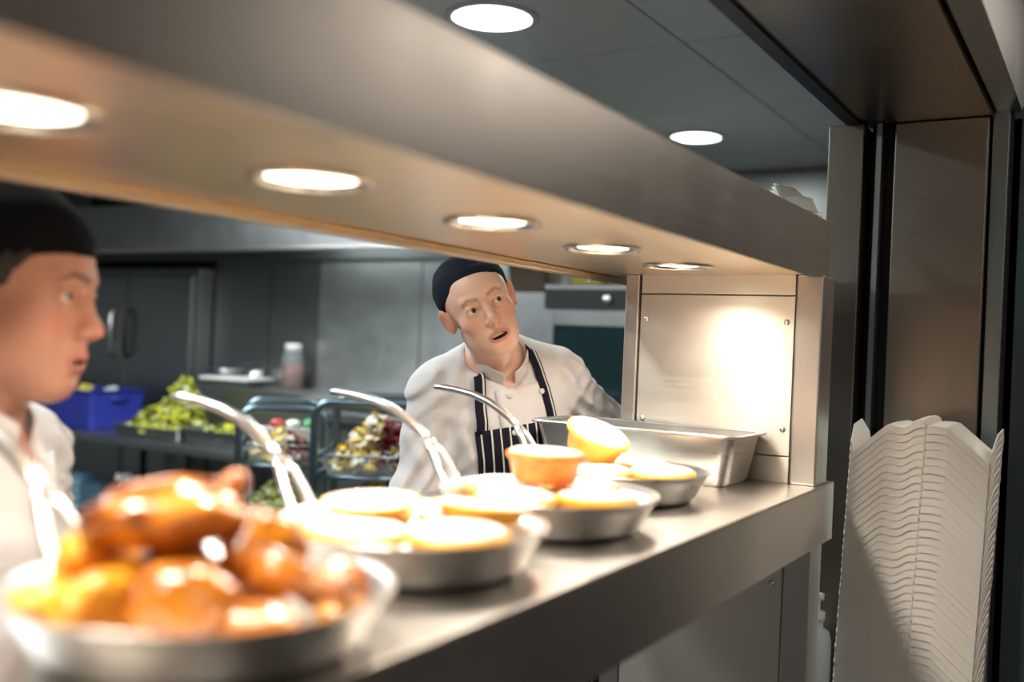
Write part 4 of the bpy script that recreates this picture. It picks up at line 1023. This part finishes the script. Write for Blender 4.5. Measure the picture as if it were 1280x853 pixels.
    fold += -.0045 * wv(75 * (wx * .6 - wz * .7)) * sd_ - .0040 * wv(40 * (wz + .5 * wx)) * (1 - sd_) * flat_ + .0016 * np.sin(75 * x_ + 60 * z_) * np.sin(58 * z_ - 40 * x_ + 31 * y_)
    J.V += fold * S * np.clip((1.49 - z_) / .06, 0.2, 1)
    P, Q = J.mesh(); jk = np_obj('jacket', P, Q, q['jacket_m'], root)
    bv = BVHTree.FromPolygons([Vector(p) for p in P], [tuple(int(i) for i in f) for f in Q])
    def front(x, z, off):
        o = Vector(T.out((x, -.6, z))); dy = Vector(TR @ np.array((0, 1., 0))); hit = bv.ray_cast(o, dy)
        return tuple(o + dy * (hit[3] - off)) if hit[0] is not None and hit[3] < .69 * S else None
    # stand-up collar, open in a V at the throat
    cr = q['collar']; n = 48; vs = []; g0 = cr['gap']
    for i in range(n + 1):
        a = g0 + (2 * math.pi - 2 * g0) * i / n; f = .5 + .5 * math.cos(a); ed = min(i, n - i) / 6.0
        rx, ry = .068 + .004 * f, .070 + .012 * f
        zb_ = 1.478 - cr['drop'] * f ** 1.3; zt_ = zb_ + cr['h'] * min(1, .55 + .45 * min(ed, 1))
        bx, by = -rx * math.sin(a), .020 - ry * math.cos(a)
        nk = np.array(hl((0, .020, -.10))); tilt = (nk - np.array((0, .02, 1.36))) 
        for t, zz in ((0, zb_ - .012), (.3, zb_ + .002), (.7, (zb_ + zt_) / 2 + .004), (1, zt_)):
            fl = 1 + .10 * math.sin(t * 2.2) - .05 * t
            sx_, sy_ = tilt[0] * .30 * t, (tilt[1]) * .30 * t
            vs.append(T.out((bx * fl + sx_, by * fl + sy_, zz)))
    fs = [(i*4+j, (i+1)*4+j, (i+1)*4+j+1, i*4+j+1) for i in range(n) for j in range(3)]
    co = np_obj('collar', vs, fs, q['jacket_m'], root); sd = co.modifiers.new('s', 'SOLIDIFY'); sd.thickness = .004; sd.offset = 0
    sb = co.modifiers.new('sub', 'SUBSURF'); sb.levels = 1; sb.render_levels = 1
    # overlapping front flap with cloth buttons
    def sheet(name, fxz, nu, nv, off, m, uvs=None, thick=.003):
        vs = []; ok = True
        for i in range(nu):
            for j in range(nv):
                x, z = fxz(i / (nu - 1), j / (nv - 1)); p = front(x, z, off)
                vs.append(p)
        grid = [[vs[i*nv+j] for j in range(nv)] for i in range(nu)]
        last = None
        for k_, p in enumerate(vs):
            if p is None:
                i, j = divmod(k_, nv); x, z = fxz(i / (nu - 1), j / (nv - 1))
                vs[k_] = T.out((x, -.1, z)) if last is None else tuple(T.out((x, T.to(*[np.float64(c_) for c_ in last])[1], z)))
            last = vs[k_]
        fs = [(i*nv+j, (i+1)*nv+j, (i+1)*nv+j+1, i*nv+j+1) for i in range(nu-1) for j in range(nv-1)]
        o = np_obj(name, vs, fs, m, root)
        if uvs:
            uv = o.data.uv_layers.new(name='uv')
            for lp in o.data.loops:
                i, j = divmod(lp.vertex_index, nv); uv.data[lp.index].uv = uvs(i / (nu - 1), j / (nv - 1))
        sd = o.modifiers.new('s', 'SOLIDIFY'); sd.thickness = thick; sd.offset = 1 if False else 0
        return o
    fx = q['flap']
    sheet('front_flap', lambda u, v: (fx[0] + (fx[1] - fx[0]) * u + .012 * (1 - v), .92 + (fx[2] + fx[3] * u - .92) * v), 12, 50, .003, q['jacket_m'])
    for k_ in range(5):
        for xx in (fx[1] - .016, fx[0] + .03):
            p = front(xx, 1.375 - k_ * .085, .006)
            if p: 
                b_ = MB(); b_.lathe([(.0062, 0), (.0068, .002), (.005, .0035), (.0001, .004)], 14); b_.v = [(a, -c_, b__) for a, b__, c_ in b_.v]
                b_.build('button', q['jacket_m'], root, smooth=True, loc=p)
    # trousers and shoes
    K = Field(np.arange(-.26, .26, .012), np.arange(-.22, .24, .012), np.arange(.05, hip0 + .16, .012))
    ell(K, T, (0, .014, .93), (.168, .120, .13), .03)
    for s in (-1, 1):
        cap(K, B, tuple(hip[s] / S), (s * .10, 0, .50), .092, .072, .03); cap(K, B, (s * .10, 0, .50), (s * .10, .03, .085), .070, .062, .02)
    P, Q = K.mesh(); np_obj('trousers', P, Q, mat('dark_check_trousers', (.03, .03, .035), .8), root)
    for s in (-1, 1):
        W = Field(np.arange(s * .11 * S - .08, s * .11 * S + .08, .007), np.arange(-.24, .13, .007), np.arange(-.01, .14, .007))
        cap(W, B, (s * .10, .04, .055), (s * .115, -.14, .040), .052, .042, .02); cap(W, B, (s * .10, .035, .06), (s * .10, .03, .10), .045, .044, .02)
        W.V = np.maximum(W.V, .0005 - W.pts((slice(None),) * 3)[2])
        P, Q = W.mesh(); np_obj('shoe', P, Q, mat('black_shoe', (.012, .012, .012), .4), root)
    return dict(T=T, front=front, sheet=sheet, hl=hl, S=S, bv=bv)

def at_px(u, v, d):      # a point d metres ahead of the lens plane, seen in direction (u, v)
    return Vector((0, 0, 1.42)) + (_F + _R2 * ((u - 640) / 1244.0) - _U2 * ((v - 426.5) / 1244.0)) * d
def rzm(a): return np.array(Matrix.Rotation(a, 3, 'Z'))
def rot3(yaw, roll, pitch):      # turn, then tilt sideways, then nod
    return np.array(Matrix.Rotation(yaw, 3, 'Z') @ Matrix.Rotation(roll, 3, 'Y') @ Matrix.Rotation(pitch, 3, 'X'))
def local(root, p):
    c, s = math.cos(-root.rotation_euler.z), math.sin(-root.rotation_euler.z); d = Vector(p) - root.location
    return np.array((c * d.x - s * d.y, s * d.x + c * d.y, d.z))

cloth_w = mat('white_jacket_cloth', (0.63, 0.60, 0.595), 0.85, bump=(900, 0.12, 0.0004))
def skin_mat(name): return mat(name, (0.6, 0.4, 0.3), 0.48, attr='skin', sss=0.12, bump=(260, .06, .0006))

# chef in the striped apron: leans to his right, looks past the pass
rA = empty('person', (1.945, 1.205, FLOOR), R_(-40), 'chef in navy skull cap, white jacket and striped apron with head tilted', 'person')
HA = Frame(local(rA, at_px(600, 384, 2.13)), rot3(R_(-9), R_(-28), R_(0)), 0.92)
qa = dict(chin=-.109, jaw=.037, fw=.051, mouth=.0080, eye=.0064, ear=1.12, skin=(0.73, 0.455, 0.335), blush=(0.66, 0.27, 0.18), lip=(0.56, 0.22, 0.18), brow=(0.30, 0.15, 0.07), brow_a=.75,
          stubble=.5, beard=(0.40, 0.22, 0.14), undereye=(0.52, 0.27, 0.19), hair=(0.20, 0.11, 0.06), hair_a=.45, skin_m=skin_mat('fair_skin'), gaze=(0.30, -1, 0.10),
          iris=mat('brown_iris', (0.09, 0.045, 0.02), 0.1), cap=dict(ell=[((0, .018, .046), (.081, .102, .082)), ((0, .034, .060), (.080, .088, .070))], z=.070, slope=-.46),
          cap_m=mat('navy_cap_cloth', (0.010, 0.013, 0.024), 0.9, spec=0.12, bump=(700, .15, .0004)), hair_shell=.002, hair_front=.0, hair_low=-.03, hair_m=mat('brown_hair', (.10, .055, .03), .7),
          jacket_m=cloth_w, collar=dict(gap=.16, drop=.076, h=.044), flap=(-.045, .085, 1.388, .012))
NA = local(rA, at_px(624, 447, 2.26))
ia = person(rA, HA, qa, NA, (((-.235, .00, 1.12), (-.205, -.13, .95)), ((.305, .115, 1.235), (.330, .12, 1.02))), 0.94, R_(-8), .166)
# striped bib apron
am = mat('striped_apron_cloth', (0.012, 0.013, 0.022), 0.9, spec=0.12)
nt = am.node_tree; b_ = nt.nodes['Principled BSDF']
uvn = nt.nodes.new('ShaderNodeUVMap'); uvn.uv_map = 'uv'; sep = nt.nodes.new('ShaderNodeSeparateXYZ'); nt.links.new(uvn.outputs[0], sep.inputs[0])
fr1 = nt.nodes.new('ShaderNodeMath'); fr1.operation = 'FRACT'; nt.links.new(sep.outputs[0], fr1.inputs[0])
lt = nt.nodes.new('ShaderNodeMath'); lt.operation = 'LESS_THAN'; lt.inputs[1].default_value = 0.17; nt.links.new(fr1.outputs[0], lt.inputs[0])
mx = nt.nodes.new('ShaderNodeMix'); mx.data_type = 'RGBA'; mx.inputs[6].default_value = (0.012, 0.013, 0.022, 1); mx.inputs[7].default_value = (0.62, 0.60, 0.58, 1)
nt.links.new(lt.outputs[0], mx.inputs[0]); nt.links.new(mx.outputs[2], b_.inputs['Base Color'])
BT = 1.305
def bib(u, v):
    z = .62 + (BT - .62) * v; wd = .103 if v > .78 else .103 + min(1, (.78 - v) / .30) * .10
    return ((u - .5) * 2 * wd, z + .010 * (u - .5) * (v > .95))
ia['sheet']('apron', bib, 40, 60, .006, am, lambda u, v: ((bib(u, v)[0] + .5) / .0215, v), .0025)
def strap(pts, wd, m):
    vs = []; fs = []
    for i, (c, nrm, tan) in enumerate(pts):
        side = Vector(tan).cross(Vector(nrm)).normalized()
        for t in (-1, 0, 1): vs.append(Vector(c) + side * wd * t)
    for i in range(len(pts) - 1):
        for j in range(2): fs.append((i*3+j, (i+1)*3+j, (i+1)*3+j+1, i*3+j+1))
    o = np_obj('apron_strap', vs, fs, m, rA); uv = o.data.uv_layers.new(name='uv')
    for lp in o.data.loops: uv.data[lp.index].uv = (0.25 + (lp.vertex_index % 3) * .52, 0)
    sd = o.modifiers.new('s', 'SOLIDIFY'); sd.thickness = .0025; sd.offset = 0
T = ia['T']
for s in (-1, 1):
    P = []; n = 26
    for i in range(n + 1):
        t = i / n; x = s * (.088 - .010 * t - .012 * t * t); z = BT - .012 + (1.475 - BT + .012) * t
        f = ia['front'](x, z, .0065)
        if f is None: break
        P.append(Vector(f))
    for k in range(1, 9):          # over the shoulder and behind the collar
        a = k / 8 * math.pi / 2
        P.append(Vector(T.out((s * (.078 * math.cos(a) + .0), .02 + .095 * math.sin(a) - .02 * math.cos(a), 1.478 + .012 * math.sin(2 * a)))))
    pts = []
    for i, c in enumerate(P):
        tan = P[min(i+1, len(P)-1)] - P[max(i-1, 0)]
        nrm = Vector((s * .25, -1, .35)) if i < n else Vector((s * .6, -.2, .8))
        pts.append((c, nrm, tan))
    strap(pts, .0125, am)

# chef in the black cap: side on, looking up past the gantry
rB = empty('person', (0.705, 1.235, FLOOR), R_(36), 'chef in black cap and white jacket in profile with mouth open, behind the chicken pan', 'person')
HB = Frame(local(rB, (0.731, 1.187, 1.458)), rot3(R_(-3), R_(2), R_(5)), 1.08)
qb = dict(qa, chin=-.112, jaw=.052, mouth=.0032, eye=.0056, ear=1.0, skin=(0.50, 0.245, 0.165), blush=(0.55, 0.18, 0.12), lip=(0.46, 0.15, 0.12), brow=(0.06, 0.035, 0.02), brow_a=.85,
          stubble=1.0, beard=(0.36, 0.17, 0.10), undereye=(0.42, 0.20, 0.13), hair=(0.03, 0.02, 0.015), hair_a=.9, skin_m=skin_mat('ruddy_skin'), gaze=(-0.22, -1, 0.20),
          iris=mat('grey_iris', (0.10, 0.11, 0.09), 0.1), cap=dict(ell=[((0, .016, .046), (.083, .108, .085)), ((0, .030, .062), (.081, .094, .066))], z=.049, slope=-.26),
          cap_m=mat('black_cap_cloth', (0.006, 0.006, 0.007), 0.95, spec=0.08, bump=(700, .15, .0004)), hair_shell=.010, hair_y=.058, hair_k=-.8, nr=.062, ny=.012, hair_front=-.048, hair_low=-.012, hair_m=mat('black_hair', (.012, .009, .007), .6),
          collar=dict(gap=.30, drop=.050, h=.046), flap=(-.03, .085, 1.40, .01))
NB_ = local(rB, (0.722, 1.225, 1.298))
ib = person(rB, HB, qb, NB_, (((-.245, .02, 1.13), (-.22, -.12, .93)), ((.245, .02, 1.13), (.22, -.12, .93))), 1.0)
